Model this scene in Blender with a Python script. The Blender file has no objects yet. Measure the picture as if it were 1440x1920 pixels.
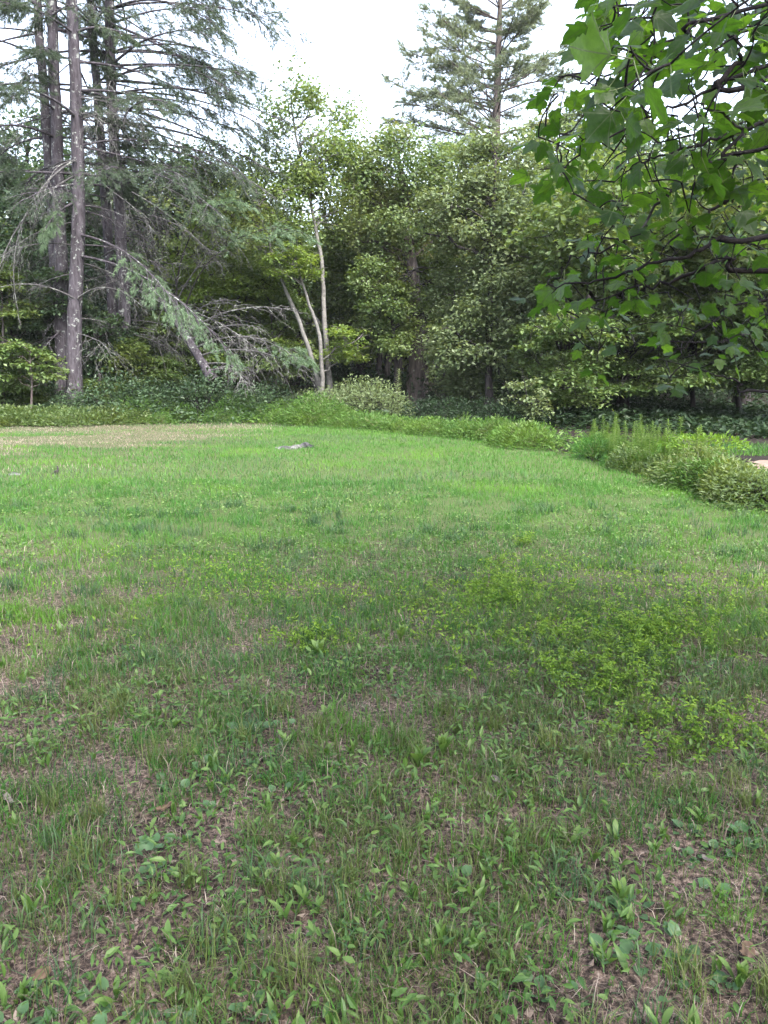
import bpy, math, random
import numpy as np
from mathutils import Vector
from mathutils.geometry import delaunay_2d_cdt

SC = bpy.context.scene
COL = SC.collection
R = np.random.default_rng(11)
PI = math.pi

# ------------------------------------------------------------------ camera
CAM_H, PITCH, FPX = 1.6, math.radians(10.6), 1442.0
cam_d = bpy.data.cameras.new('camera')
cam_d.sensor_fit = 'VERTICAL'
cam_d.sensor_height = 36.0
cam_d.lens = 36.0 * FPX / 1920.0
cam_d.clip_start, cam_d.clip_end = 0.05, 2000
cam = bpy.data.objects.new('camera', cam_d)
COL.objects.link(cam)
cam.location = (0, 0, CAM_H)
cam.rotation_euler = (PI / 2 - PITCH, 0, 0)
SC.camera = cam

# ------------------------------------------------------------------ light
SUN_EL, SUN_AZ = math.radians(52), math.radians(152)          # azimuth clockwise from +Y
world = bpy.data.worlds.new('World')
SC.world = world
world.use_nodes = True
nt = world.node_tree
nt.nodes.clear()
sky = nt.nodes.new('ShaderNodeTexSky')
sky.sky_type = 'NISHITA'
sky.sun_disc = False
sky.sun_elevation, sky.sun_rotation = SUN_EL, SUN_AZ
sky.air_density, sky.dust_density, sky.ozone_density = 1.0, 4.0, 1.0
hs = nt.nodes.new('ShaderNodeHueSaturation')
hs.inputs['Saturation'].default_value = 0.62
bg = nt.nodes.new('ShaderNodeBackground')
bg.inputs['Strength'].default_value = 0.15
wo = nt.nodes.new('ShaderNodeOutputWorld')
nt.links.new(sky.outputs[0], hs.inputs['Color'])
nt.links.new(hs.outputs[0], bg.inputs[0])
nt.links.new(bg.outputs[0], wo.inputs[0])
sun_d = bpy.data.lights.new('sun', 'SUN')
sun_d.energy, sun_d.angle = 1.5, math.radians(14)
sun_d.color = (1.0, 0.965, 0.90)
sun = bpy.data.objects.new('sun', sun_d)
COL.objects.link(sun)
sd = Vector((math.sin(SUN_AZ) * math.cos(SUN_EL), math.cos(SUN_AZ) * math.cos(SUN_EL), math.sin(SUN_EL)))
sun.rotation_euler = sd.to_track_quat('Z', 'Y').to_euler()
sun.location = sd * 60
vs = SC.view_settings
vs.view_transform, vs.look, vs.gamma, vs.use_curve_mapping = 'Standard', 'None', 1.0, False
vs.exposure = 2.7
HAZE = 0.0002
SC.cycles.volume_bounces = 1
SC.cycles.use_denoising = True
SC.cycles.max_bounces, SC.cycles.diffuse_bounces, SC.cycles.transmission_bounces = 8, 4, 6
SC.cycles.glossy_bounces = 2
SC.cycles.caustics_reflective = SC.cycles.caustics_refractive = False

# ------------------------------------------------------------------ geometry helpers
def ray(u, v):
    dx, dy = (u - 720) / FPX, (960 - v) / FPX
    return np.array([dx, math.cos(PITCH) + dy * math.sin(PITCH), -math.sin(PITCH) + dy * math.cos(PITCH)])

def at(u, v, D):
    """the place at depth D (metres in front of the camera along y) seen at photo pixel u, v"""
    d = ray(u, v)
    return np.array([0, 0, CAM_H]) + d * (D / d[1])

def gp(u, v):
    d = ray(u, v)
    return np.array([0, 0, CAM_H]) + d * (-CAM_H / d[2])

_lat = np.random.default_rng(5).random((64, 64))
def noise(x, y):
    x, y = np.asarray(x, float), np.asarray(y, float)
    xi, yi = np.floor(x).astype(int), np.floor(y).astype(int)
    fx, fy = x - xi, y - yi
    fx, fy = fx * fx * (3 - 2 * fx), fy * fy * (3 - 2 * fy)
    g = lambda a, b: _lat[a % 64, b % 64]
    return (g(xi, yi) * (1 - fx) + g(xi + 1, yi) * fx) * (1 - fy) + (g(xi, yi + 1) * (1 - fx) + g(xi + 1, yi + 1) * fx) * fy
def fbm(x, y):
    x, y = np.asarray(x, float), np.asarray(y, float)
    return (noise(x, y) + .5 * noise(x * 2.1 + 7, y * 2.1 + 3) + .25 * noise(x * 4.3 + 1, y * 4.3 + 9)) / 1.75
def sst(a, b, x):
    t = np.clip((np.asarray(x, float) - a) / (b - a), 0, 1)
    return t * t * (3 - 2 * t)

def height(x, y):
    x, y = np.asarray(x, float), np.asarray(y, float)
    r = np.hypot(x, y)
    bare = 0.05 * (fbm(x * .35, y * .35) - .5) + 0.022 * (noise(x * 2.3, y * 2.3) - .5)
    return bare * np.clip(r / 2, .3, 1) + 1.3 * sst(27, 44, y) + 7 * sst(44, 120, r) + 12 * sst(100, 190, r)

# lawn edge: photo pixels along the edge, turned into ground points
EDGE = np.array([gp(u, v)[:2] for u, v in
    [(-500, 812), (0, 802), (200, 798), (400, 795), (560, 797), (700, 806), (850, 822), (1000, 842), (1080, 856), (1180, 888), (1300, 926), (1440, 966), (1640, 1030)]])
def edge_y(x):
    return np.interp(x, EDGE[:, 0], EDGE[:, 1])
def edge_pt(s):
    """point on the lawn edge at photo column s"""
    us = np.array([-500, 0, 200, 400, 560, 700, 850, 1000, 1080, 1180, 1300, 1440, 1640])
    return np.array([np.interp(s, us, EDGE[:, 0]), np.interp(s, us, EDGE[:, 1])])

def nrm(a):
    return a / (np.linalg.norm(a, axis=-1, keepdims=True) + 1e-9)

class MB:
    """collects triangles and quads, builds ONE mesh object"""
    def __init__(s):
        s.V, s.T, s.Q, s.A, s.n, s.X = [], [], [], [], 0, []
        s.MT, s.MQ = [], []
    def add(s, V, T=None, Q=None, rnd=0.5, m=0):
        V = np.asarray(V, float).reshape(-1, 3)
        if T is not None and len(T):
            T = np.asarray(T).reshape(-1, 3); s.T.append(T + s.n); s.MT.append(np.full(len(T), m))
        if Q is not None and len(Q):
            Q = np.asarray(Q).reshape(-1, 4); s.Q.append(Q + s.n); s.MQ.append(np.full(len(Q), m))
        s.V.append(V)
        s.A.append(np.broadcast_to(np.asarray(rnd, float), (len(V),)))
        s.n += len(V)
    def mesh(s, name, mats, origin=(0, 0, 0), smooth=True, extra=None):
        V = np.concatenate(s.V) - np.asarray(origin, float)
        T = np.concatenate(s.T) if s.T else np.zeros((0, 3), int)
        Q = np.concatenate(s.Q) if s.Q else np.zeros((0, 4), int)
        me = bpy.data.meshes.new(name)
        me.vertices.add(len(V)); me.vertices.foreach_set('co', V.astype(np.float32).ravel())
        loops = np.concatenate([T.ravel(), Q.ravel()]).astype(np.int32)
        me.loops.add(len(loops)); me.loops.foreach_set('vertex_index', loops)
        st = np.concatenate([np.arange(len(T)) * 3, len(T) * 3 + np.arange(len(Q)) * 4]).astype(np.int32)
        me.polygons.add(len(st)); me.polygons.foreach_set('loop_start', st)
        mi = np.concatenate([np.concatenate(s.MT) if s.MT else np.zeros(0), np.concatenate(s.MQ) if s.MQ else np.zeros(0)]).astype(np.int32)
        for m in (mats if isinstance(mats, (list, tuple)) else [mats]):
            me.materials.append(m)
        me.polygons.foreach_set('material_index', mi)
        me.polygons.foreach_set('use_smooth', np.full(len(st), smooth))
        me.update(calc_edges=True)
        a = me.attributes.new('rnd', 'FLOAT', 'POINT')
        a.data.foreach_set('value', np.concatenate(s.A).astype(np.float32))
        for k, val in (extra or {}).items():
            if val.ndim == 2:
                b = me.attributes.new(k, 'FLOAT_VECTOR', 'POINT'); b.data.foreach_set('vector', val.astype(np.float32).ravel())
            else:
                b = me.attributes.new(k, 'FLOAT', 'POINT'); b.data.foreach_set('value', val.astype(np.float32))
        return me
    def build(s, name, mats, parent=None, origin=(0, 0, 0), smooth=True, extra=None):
        return link(name, s.mesh(name, mats, origin, smooth, extra), parent)

def link(name, me, parent=None):
    o = bpy.data.objects.new(name, me)
    COL.objects.link(o)
    if parent is not None:
        o.parent = parent
    return o

def tag(o, label=None, cat=None, group=None, kind=None):
    if label: o['label'] = label
    if cat: o['category'] = cat
    if group: o['group'] = group
    if kind: o['kind'] = kind
    return o

def thing(name, label, cat, loc, group=None):
    o = bpy.data.objects.new(name, None)
    o.empty_display_size = .2
    COL.objects.link(o)
    o.location = [float(c) for c in loc]
    return tag(o, label, cat, group)

KIDS = {}
def kids(o):
    if o.name not in KIDS:
        KIDS[o.name] = list(o.children)
    return KIDS[o.name]
def copy_tree(o, loc, rz=0., scale=1., label=None):
    c = o.copy(); COL.objects.link(c)
    c.location = [float(k) for k in loc]; c.rotation_euler = (0, 0, rz)
    c.scale = (scale,) * 3 if np.isscalar(scale) else scale
    if label: c['label'] = label
    for k in kids(o):
        d = k.copy(); COL.objects.link(d); d.parent = c
        for g in kids(k):
            e = g.copy(); COL.objects.link(e); e.parent = d
    return c

def tubes(mb, P, Rr, sides=5, rnd=0.5, m=0, cap=False):
    """P (N,K,3) paths, Rr (N,K) radii: N tubes at once"""
    P = np.asarray(P, float)
    if P.ndim == 2:
        P = P[None]; Rr = np.asarray(Rr, float)[None]
    N, K, _ = P.shape
    T = np.empty_like(P)
    T[:, 1:-1] = P[:, 2:] - P[:, :-2]
    T[:, 0] = P[:, 1] - P[:, 0]; T[:, -1] = P[:, -1] - P[:, -2]
    T = nrm(T)
    mean = np.abs(T.mean(1))
    ref = np.eye(3)[np.argmin(mean, 1)][:, None, :]
    A = nrm(np.cross(T, ref)); B = np.cross(T, A)
    th = np.arange(sides) / sides * 2 * PI
    ring = P[:, :, None, :] + Rr[:, :, None, None] * (np.cos(th)[None, None, :, None] * A[:, :, None, :] + np.sin(th)[None, None, :, None] * B[:, :, None, :])
    V = ring.reshape(-1, 3)
    n = np.arange(N)[:, None, None] * K * sides
    k = np.arange(K - 1)[None, :, None] * sides
    j = np.arange(sides)[None, None, :]; j2 = (j + 1) % sides
    Q = np.stack([n + k + j, n + k + j2, n + k + sides + j2, n + k + sides + j], -1).reshape(-1, 4)
    Tri = None
    if cap:
        Tri = []
        for q in range(N):
            b = q * K * sides + (K - 1) * sides
            Tri += [(b, b + i, b + i + 1) for i in range(1, sides - 1)]
    rr = np.repeat(np.broadcast_to(np.asarray(rnd, float), (N,)), K * sides)
    mb.add(V, Tri, Q, rr, m)

def spline(pts, n):
    """Catmull-Rom through pts, n samples"""
    p = np.asarray(pts, float)
    if len(p) == 2:
        return p[0] + (p[1] - p[0]) * np.linspace(0, 1, n)[:, None]
    p = np.vstack([2 * p[0] - p[1], p, 2 * p[-1] - p[-2]])
    t = np.linspace(0, len(p) - 3 - 1e-6, n)
    i = t.astype(int); f = (t - i)[:, None]
    a, b, c, d = p[i], p[i + 1], p[i + 2], p[i + 3]
    return .5 * (2 * b + (c - a) * f + (2 * a - 5 * b + 4 * c - d) * f ** 2 + (3 * b - a - 3 * c + d) * f ** 3)

def bez(a, c, b, K):
    t = np.linspace(0, 1, K)[None, :, None]
    return (1 - t) ** 2 * a[:, None] + 2 * t * (1 - t) * c[:, None] + t ** 2 * b[:, None]

def leaves(mb, P, D, Nn, L, W, rnd, fold=.18, m=0, mid=.45, droop=0.):
    """folded lozenge leaves: base P, direction D, normal Nn"""
    D = nrm(D); S = nrm(np.cross(D, Nn)); Nn = np.cross(S, D)
    L = np.broadcast_to(L, (len(P),))[:, None]; W = np.broadcast_to(W, (len(P),))[:, None]
    a = P; c = P + D * L - Nn * L * droop
    b = P + D * L * mid + S * W * .5 + Nn * W * fold
    d = P + D * L * mid - S * W * .5 + Nn * W * fold
    V = np.stack([a, b, c, d], 1).reshape(-1, 3)
    i = np.arange(len(P))[:, None] * 4
    T = np.concatenate([i + [0, 1, 2], i + [0, 2, 3]], 0)
    mb.add(V, T, None, np.repeat(rnd, 4), m)

def leaves_full(mb, P, D, Nn, L, W, rnd, m=0, droop=.25, fold=.2):
    """leaves of two cross sections that arch over"""
    D = nrm(D); S = nrm(np.cross(D, Nn)); Nn = np.cross(S, D); L = L[:, None]; W = W[:, None]
    q = lambda t, w, sg: P + D * L * t - Nn * L * droop * t * t + S * W * w * .5 * sg + Nn * W * fold * abs(w) * abs(sg)
    V = np.stack([q(0, .15, 1), q(0, .15, -1), q(.33, .95, 1), q(.33, 0, 0), q(.33, .95, -1), q(.68, .8, 1), q(.68, 0, 0), q(.68, .8, -1), q(1, 0, 0)], 1).reshape(-1, 3)
    i = np.arange(len(P))[:, None] * 9
    T = np.concatenate([i + k for k in ([0, 3, 2], [0, 1, 3], [1, 4, 3], [5, 6, 8], [6, 7, 8])]); Q = np.concatenate([i + [2, 3, 6, 5], i + [3, 4, 7, 6]])
    mb.add(V, T, Q, np.repeat(rnd, 9), m)

def sphere(n, r):
    v = r.normal(size=(n, 3))
    return nrm(v)

# ------------------------------------------------------------------ materials
def new_mat(name):
    m = bpy.data.materials.new(name); m.use_nodes = True
    n = m.node_tree; n.nodes.clear()
    return m, n
def node(n, t, **kw):
    x = n.nodes.new(t)
    for k, v in kw.items():
        if k.startswith('i_'):
            x.inputs[k[2:].replace('_', ' ')].default_value = v
        else:
            setattr(x, k, v)
    return x
def ramp(n, stops, src, interp='LINEAR'):
    r = n.nodes.new('ShaderNodeValToRGB'); r.color_ramp.interpolation = interp
    e = r.color_ramp.elements
    while len(e) < len(stops): e.new(0.5)
    for k, (p, c) in enumerate(stops):
        e[k].position = p; e[k].color = (*c, 1)
    n.links.new(src, r.inputs[0])
    return r.outputs[0]
def mixc(n, f, a, b, blend='MIX'):
    x = n.nodes.new('ShaderNodeMix'); x.data_type = 'RGBA'; x.blend_type = blend
    for s, v in ((0, f), (6, a), (7, b)):
        if hasattr(v, 'is_output'): n.links.new(v, x.inputs[s])
        elif s == 0: x.inputs[0].default_value = v
        else: x.inputs[s].default_value = (*v, 1)
    return x.outputs[2]
def tnoise(n, scale, detail=3, vec=None, rough=.55):
    x = node(n, 'ShaderNodeTexNoise', i_Scale=scale, i_Detail=detail, i_Roughness=rough)
    if vec is not None: n.links.new(vec, x.inputs['Vector'])
    return x.outputs['Fac']

def leaf_mat(name, stops, trans=.38, rough=.45, spec=.4, patch=None, patch_scale=.5, gloss_tint=None):
    """leaf colours picked per leaf (rnd); patch: a second colour that comes in soft drifts across the plant"""
    m, n = new_mat(name)
    at_ = node(n, 'ShaderNodeAttribute', attribute_name='rnd')
    c = ramp(n, stops, at_.outputs['Fac'])
    if patch:
        g = node(n, 'ShaderNodeNewGeometry')
        f = tnoise(n, patch_scale, 2, g.outputs['Position'])
        mr = node(n, 'ShaderNodeMapRange', i_From_Min=.5, i_From_Max=.66)
        n.links.new(f, mr.inputs[0])
        mm = node(n, 'ShaderNodeMath', operation='MULTIPLY', i_Value=patch[1]); n.links.new(mr.outputs[0], mm.inputs[0]); mm.inputs[1].default_value = patch[1]
        c = mixc(n, mm.outputs[0], c, patch[0])
    b = node(n, 'ShaderNodeBsdfPrincipled', i_Roughness=rough)
    b.inputs['Specular IOR Level'].default_value = spec
    n.links.new(c, b.inputs['Base Color'])
    t = node(n, 'ShaderNodeBsdfTranslucent')
    tc = mixc(n, 1.0, c, (1.25, 1.15, .55), 'MULTIPLY')
    n.links.new(tc, t.inputs[0])
    mx = node(n, 'ShaderNodeMixShader'); mx.inputs[0].default_value = trans
    o = node(n, 'ShaderNodeOutputMaterial')
    n.links.new(b.outputs[0], mx.inputs[1]); n.links.new(t.outputs[0], mx.inputs[2]); n.links.new(mx.outputs[0], o.inputs[0])
    return m

def bark_mat(name, c1, c2, lichen=None, scale=9, amount=.5, bump=.6, stretch=.25, lichen_scale=6):
    m, n = new_mat(name)
    tc = node(n, 'ShaderNodeNewGeometry')
    mp = node(n, 'ShaderNodeMapping'); mp.inputs['Scale'].default_value = (1, 1, stretch)
    n.links.new(tc.outputs['Position'], mp.inputs[0])
    f = tnoise(n, scale, 5, mp.outputs[0], .65)
    c = ramp(n, [(.3, c1), (.7, c2)], f)
    if lichen:
        g = tnoise(n, lichen_scale, 4, tc.outputs['Position'], .7)
        mr = node(n, 'ShaderNodeMapRange', i_From_Min=.64 - .12 * amount, i_From_Max=.70 - .12 * amount)
        n.links.new(g, mr.inputs[0])
        c = mixc(n, mr.outputs[0], c, lichen)
    b = node(n, 'ShaderNodeBsdfPrincipled', i_Roughness=.9)
    b.inputs['Specular IOR Level'].default_value = .15
    n.links.new(c, b.inputs['Base Color'])
    bp = node(n, 'ShaderNodeBump', i_Strength=bump, i_Distance=.03)
    n.links.new(f, bp.inputs['Height']); n.links.new(bp.outputs[0], b.inputs['Normal'])
    o = node(n, 'ShaderNodeOutputMaterial'); n.links.new(b.outputs[0], o.inputs[0])
    return m

M = {}
M['pine_bark'] = bark_mat('pine_bark', (.02, .017, .021), (.085, .076, .09), (.22, .235, .225), 13, .5, 1.6)
M['dead_wood'] = bark_mat('dead_wood', (.032, .03, .033), (.095, .092, .093), (.18, .19, .175), 14, .8, .3, .6)
M['pale_bark'] = bark_mat('pale_bark', (.075, .072, .07), (.17, .165, .155), (.035, .033, .031), 5, .35, .4, 1.6, 4)
M['brown_bark'] = bark_mat('brown_bark', (.03, .025, .025), (.11, .09, .085), (.17, .18, .16), 9, .35, .9)
M['dark_bark'] = bark_mat('dark_bark', (.014, .012, .013), (.05, .044, .045), None, 9, .3, .8)
M['twig'] = bark_mat('twig', (.008, .007, .008), (.026, .022, .024), (.08, .08, .075), 60, .3, .4, 1)
M['stem'] = leaf_mat('stem', [(0, (.07, .10, .03)), (1, (.13, .15, .05))], .05)
M['needle'] = leaf_mat('needle', [(0, (.026, .044, .028)), (.5, (.046, .072, .043)), (1, (.08, .112, .066))], .3, .45, .3)
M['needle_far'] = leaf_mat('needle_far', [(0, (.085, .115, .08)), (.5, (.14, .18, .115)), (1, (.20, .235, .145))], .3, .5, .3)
M['needle_soft'] = leaf_mat('needle_soft', [(0, (.05, .09, .05)), (.5, (.09, .148, .082)), (1, (.15, .215, .125))], .3, .45, .3)
M['olive'] = leaf_mat('olive', [(0, (.056, .10, .03)), (.5, (.115, .175, .055)), (1, (.185, .245, .09))], .5, patch=((.18, .20, .06), .4))
M['golden'] = leaf_mat('golden', [(0, (.052, .095, .032)), (.5, (.105, .16, .06)), (1, (.17, .22, .095))], .48, patch=((.27, .19, .06), .4), patch_scale=.42)  # patch puts warm low sunlight into the leaf colour
M['pale'] = leaf_mat('pale', [(0, (.06, .092, .04)), (.5, (.108, .15, .068)), (1, (.165, .205, .10))], .4, .45, .3)
M['dark'] = leaf_mat('dark', [(0, (.026, .052, .028)), (.5, (.05, .09, .045)), (1, (.088, .14, .068))], .4)
M['mid'] = leaf_mat('mid', [(0, (.045, .082, .028)), (.5, (.088, .14, .045)), (1, (.15, .205, .072))], .48, patch=((.10, .12, .025), .5))
M['bright'] = leaf_mat('bright', [(0, (.055, .10, .02)), (.5, (.11, .175, .038)), (1, (.18, .25, .065))], .5)
M['layer'] = leaf_mat('layer', [(0, (.042, .082, .022)), (.5, (.085, .14, .042)), (1, (.145, .20, .072))], .42)
M['deep'] = leaf_mat('deep', [(0, (.008, .018, .009)), (.5, (.016, .032, .015)), (1, (.03, .052, .024))], .3, spec=.15)  # leaf colours darkened to stand in for the shade of the wood
M['shade'] = leaf_mat('shade', [(0, (.016, .034, .018)), (.5, (.03, .056, .028)), (1, (.05, .085, .04))], .36)  # darker leaf colours carrying shade, for trees inside the wood
M['herb'] = leaf_mat('herb', [(0, (.03, .075, .018)), (.5, (.068, .142, .03)), (1, (.125, .20, .06))], .42, spec=.2, patch=((.10, .17, .028), .6), patch_scale=.9)
M['weed_blue'] = leaf_mat('weed_blue', [(0, (.035, .085, .032)), (1, (.085, .165, .07))], .35, .4, .4)
M['weed_green'] = leaf_mat('weed_green', [(0, (.035, .085, .02)), (.5, (.07, .14, .032)), (1, (.13, .20, .055))], .4, .42, .35)
M['weed_yellow'] = leaf_mat('weed_yellow', [(0, (.045, .10, .012)), (.5, (.095, .185, .02)), (1, (.18, .275, .035))], .45, .5, .25)
M['overhead'] = leaf_mat('overhead', [(0, (.025, .055, .012)), (1, (.06, .11, .025))], .4)
M['grass'] = leaf_mat('grass', [(0, (.022, .062, .02)), (.35, (.036, .108, .024)), (.7, (.055, .16, .027)), (1, (.095, .195, .042))], .42, .5, .18,
                      patch=((.105, .235, .026), .7), patch_scale=.55)
M['grass_olive'] = leaf_mat('grass_olive', [(0, (.045, .07, .022)), (.5, (.08, .115, .034)), (1, (.145, .17, .065))], .38, .45, .3)
M['grass_blue'] = leaf_mat('grass_blue', [(0, (.026, .062, .03)), (.5, (.045, .095, .042)), (1, (.085, .14, .06))], .38, .45, .25)
M['straw'] = leaf_mat('straw', [(0, (.05, .036, .03)), (.4, (.13, .098, .082)), (.8, (.25, .20, .17)), (1, (.40, .34, .30))], .2, .6, .3)
M['dead_leaf'] = leaf_mat('dead_leaf', [(0, (.06, .036, .025)), (1, (.16, .11, .075))], .25, .6, .2)

def ground_mat():
    m, n = new_mat('ground')
    g = node(n, 'ShaderNodeNewGeometry'); P = g.outputs['Position']
    lawn = node(n, 'ShaderNodeAttribute', attribute_name='lawn').outputs['Fac']
    wood = node(n, 'ShaderNodeAttribute', attribute_name='wood').outputs['Fac']
    f1, f2, f3 = tnoise(n, 2.2, 4, P), tnoise(n, 46, 6, P, .78), tnoise(n, 150, 3, P, .7)
    soil = ramp(n, [(.36, (.012, .010, .009)), (.47, (.048, .038, .034)), (.57, (.15, .114, .094)), (.68, (.31, .255, .22))], f2)
    tone = ramp(n, [(.35, (.55, .54, .52)), (.68, (1.35, 1.28, 1.26))], f1)
    soil = mixc(n, 1.0, soil, tone, 'MULTIPLY')
    thatch = ramp(n, [(.3, (.03, .05, .018)), (.7, (.08, .10, .038))], f2)
    c = mixc(n, lawn, soil, thatch)
    floor = ramp(n, [(.3, (.008, .007, .007)), (.55, (.018, .014, .012)), (.75, (.035, .027, .023))], f2)  # leaf litter, darkened further for the shade under the canopy
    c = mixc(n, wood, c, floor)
    b = node(n, 'ShaderNodeBsdfPrincipled', i_Roughness=.95)
    b.inputs['Specular IOR Level'].default_value = .1
    n.links.new(c, b.inputs['Base Color'])
    bp = node(n, 'ShaderNodeBump', i_Strength=.8, i_Distance=.012)
    ad = node(n, 'ShaderNodeMath', operation='ADD'); n.links.new(f2, ad.inputs[0]); n.links.new(f3, ad.inputs[1])
    n.links.new(ad.outputs[0], bp.inputs['Height']); n.links.new(bp.outputs[0], b.inputs['Normal'])
    o = node(n, 'ShaderNodeOutputMaterial'); n.links.new(b.outputs[0], o.inputs[0])
    return m
M['ground'] = ground_mat()

def simple_mat(name, stops, scale, bump=.5, rough=.9, dist=.02):
    m, n = new_mat(name)
    g = node(n, 'ShaderNodeNewGeometry')
    f = tnoise(n, scale, 5, g.outputs['Position'], .65)
    c = ramp(n, stops, f)
    b = node(n, 'ShaderNodeBsdfPrincipled', i_Roughness=rough)
    b.inputs['Specular IOR Level'].default_value = .2
    n.links.new(c, b.inputs['Base Color'])
    bp = node(n, 'ShaderNodeBump', i_Strength=bump, i_Distance=dist)
    n.links.new(f, bp.inputs['Height']); n.links.new(bp.outputs[0], b.inputs['Normal'])
    o = node(n, 'ShaderNodeOutputMaterial'); n.links.new(b.outputs[0], o.inputs[0])
    return m
M['rock'] = simple_mat('rock', [(.38, (.018, .018, .018)), (.5, (.075, .075, .073)), (.64, (.17, .17, .165))], 9)
M['rock_dark'] = simple_mat('rock_dark', [(.38, (.012, .012, .013)), (.55, (.05, .05, .053)), (.7, (.12, .12, .12))], 8)
M['path'] = simple_mat('path', [(.3, (.09, .065, .05)), (.5, (.15, .112, .09)), (.7, (.21, .165, .135))], 6, .3)
M['bone'] = simple_mat('bone', [(.3, (.07, .06, .054)), (.7, (.16, .145, .13))], 40, .4, .8, .004)

# ------------------------------------------------------------------ ground
def build_ground():
    k = np.linspace(-1, 1, 171)
    g = np.sinh(k * 6.0) / np.sinh(6.0) * 210
    X, Y = np.meshgrid(g, g, indexing='ij')
    Y = Y + 4.0
    V = np.stack([X, Y, height(X, Y)], -1).reshape(-1, 3)
    n = len(g)
    i, j = np.meshgrid(np.arange(n - 1), np.arange(n - 1), indexing='ij')
    Q = np.stack([i * n + j, (i + 1) * n + j, (i + 1) * n + j + 1, i * n + j + 1], -1).reshape(-1, 4)
    x, y = V[:, 0], V[:, 1]
    e = edge_y(x)
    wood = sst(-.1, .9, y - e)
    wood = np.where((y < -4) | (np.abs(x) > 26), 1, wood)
    lawn = sst(3.2, 8.5, y + 2.5 * (fbm(x * .6, y * .6) - .5))
    tan = sst(.0, 2.5, y - 11.8) * sst(-2.2, -5.4, x)
    lawn = lawn * (1 - .35 * tan)
    mb = MB(); mb.add(V, None, Q)
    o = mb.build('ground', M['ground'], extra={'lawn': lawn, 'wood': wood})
    tag(o, 'lawn and woodland ground of brown soil and thatch', kind='structure')
build_ground()

def build_path():
    c = spline([gp(1395, 868), gp(1440, 880), np.array([8.6, 12.6, 0]), np.array([13, 12.0, 0]), np.array([20, 14, 0])], 30)
    d = nrm(np.gradient(c, axis=0)); s = np.stack([-d[:, 1], d[:, 0], 0 * d[:, 0]], -1)
    w = np.interp(np.arange(30), [0, 3, 8, 29], [.25, .8, 1.0, 1.1])[:, None]
    rows = []
    for t in np.linspace(-1, 1, 7):
        p = c + s * w * t * (1 + .18 * (R.random((30, 1)) - .5))
        p[:, 2] = height(p[:, 0], p[:, 1]) + .012 + .01 * R.random(30)
        rows.append(p)
    V = np.stack(rows, 1).reshape(-1, 3)
    i, j = np.meshgrid(np.arange(29), np.arange(6), indexing='ij')
    Q = np.stack([i * 7 + j, (i + 1) * 7 + j, (i + 1) * 7 + j + 1, i * 7 + j + 1], -1).reshape(-1, 4)
    mb = MB(); mb.add(V, None, Q)
    tag(mb.build('path', M['path']), 'bare pinkish dirt path beyond the weedy bank', kind='structure')
build_path()

# ------------------------------------------------------------------ tree builders
def clump_leaves(mb, C, rad, n_each, size, asp, tilt, rng, flat=.5, lay=False, hue=None, fold=.2):
    """n_each leaves round each clump centre C (M,3), clump radius rad (M,)"""
    Mn = len(C)
    idx = np.repeat(np.arange(Mn), n_each)
    n = len(idx)
    d = sphere(n, rng)
    rr = rng.random(n) ** .45
    off = d * rr[:, None] * rad[idx][:, None]
    off[:, 2] *= flat
    off *= 1 + .35 * rng.normal(size=(n, 1)) * .5
    P = C[idx] + off
    if lay:
        P[:, 2] -= .22 * (np.hypot(off[:, 0], off[:, 1]) ** 2) / np.maximum(rad[idx], .1)
        N = nrm(np.array([0, 0, 1.]) + rng.normal(size=(n, 3)) * tilt)
    else:
        N = nrm(np.array([0, 0, .75]) + d * .55 + rng.normal(size=(n, 3)) * tilt)
    D = rng.normal(size=(n, 3)); D[:, 2] = D[:, 2] * .4 - .35
    D = D + off * .6
    L = size * (.65 + .7 * rng.random(n))
    cr = rng.random(Mn) if hue is None else hue
    rnd = np.clip(.5 * cr[idx] + .5 * rng.random(n), 0, 1)
    leaves(mb, P, D, N, L, L * asp, rnd, fold)

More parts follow.
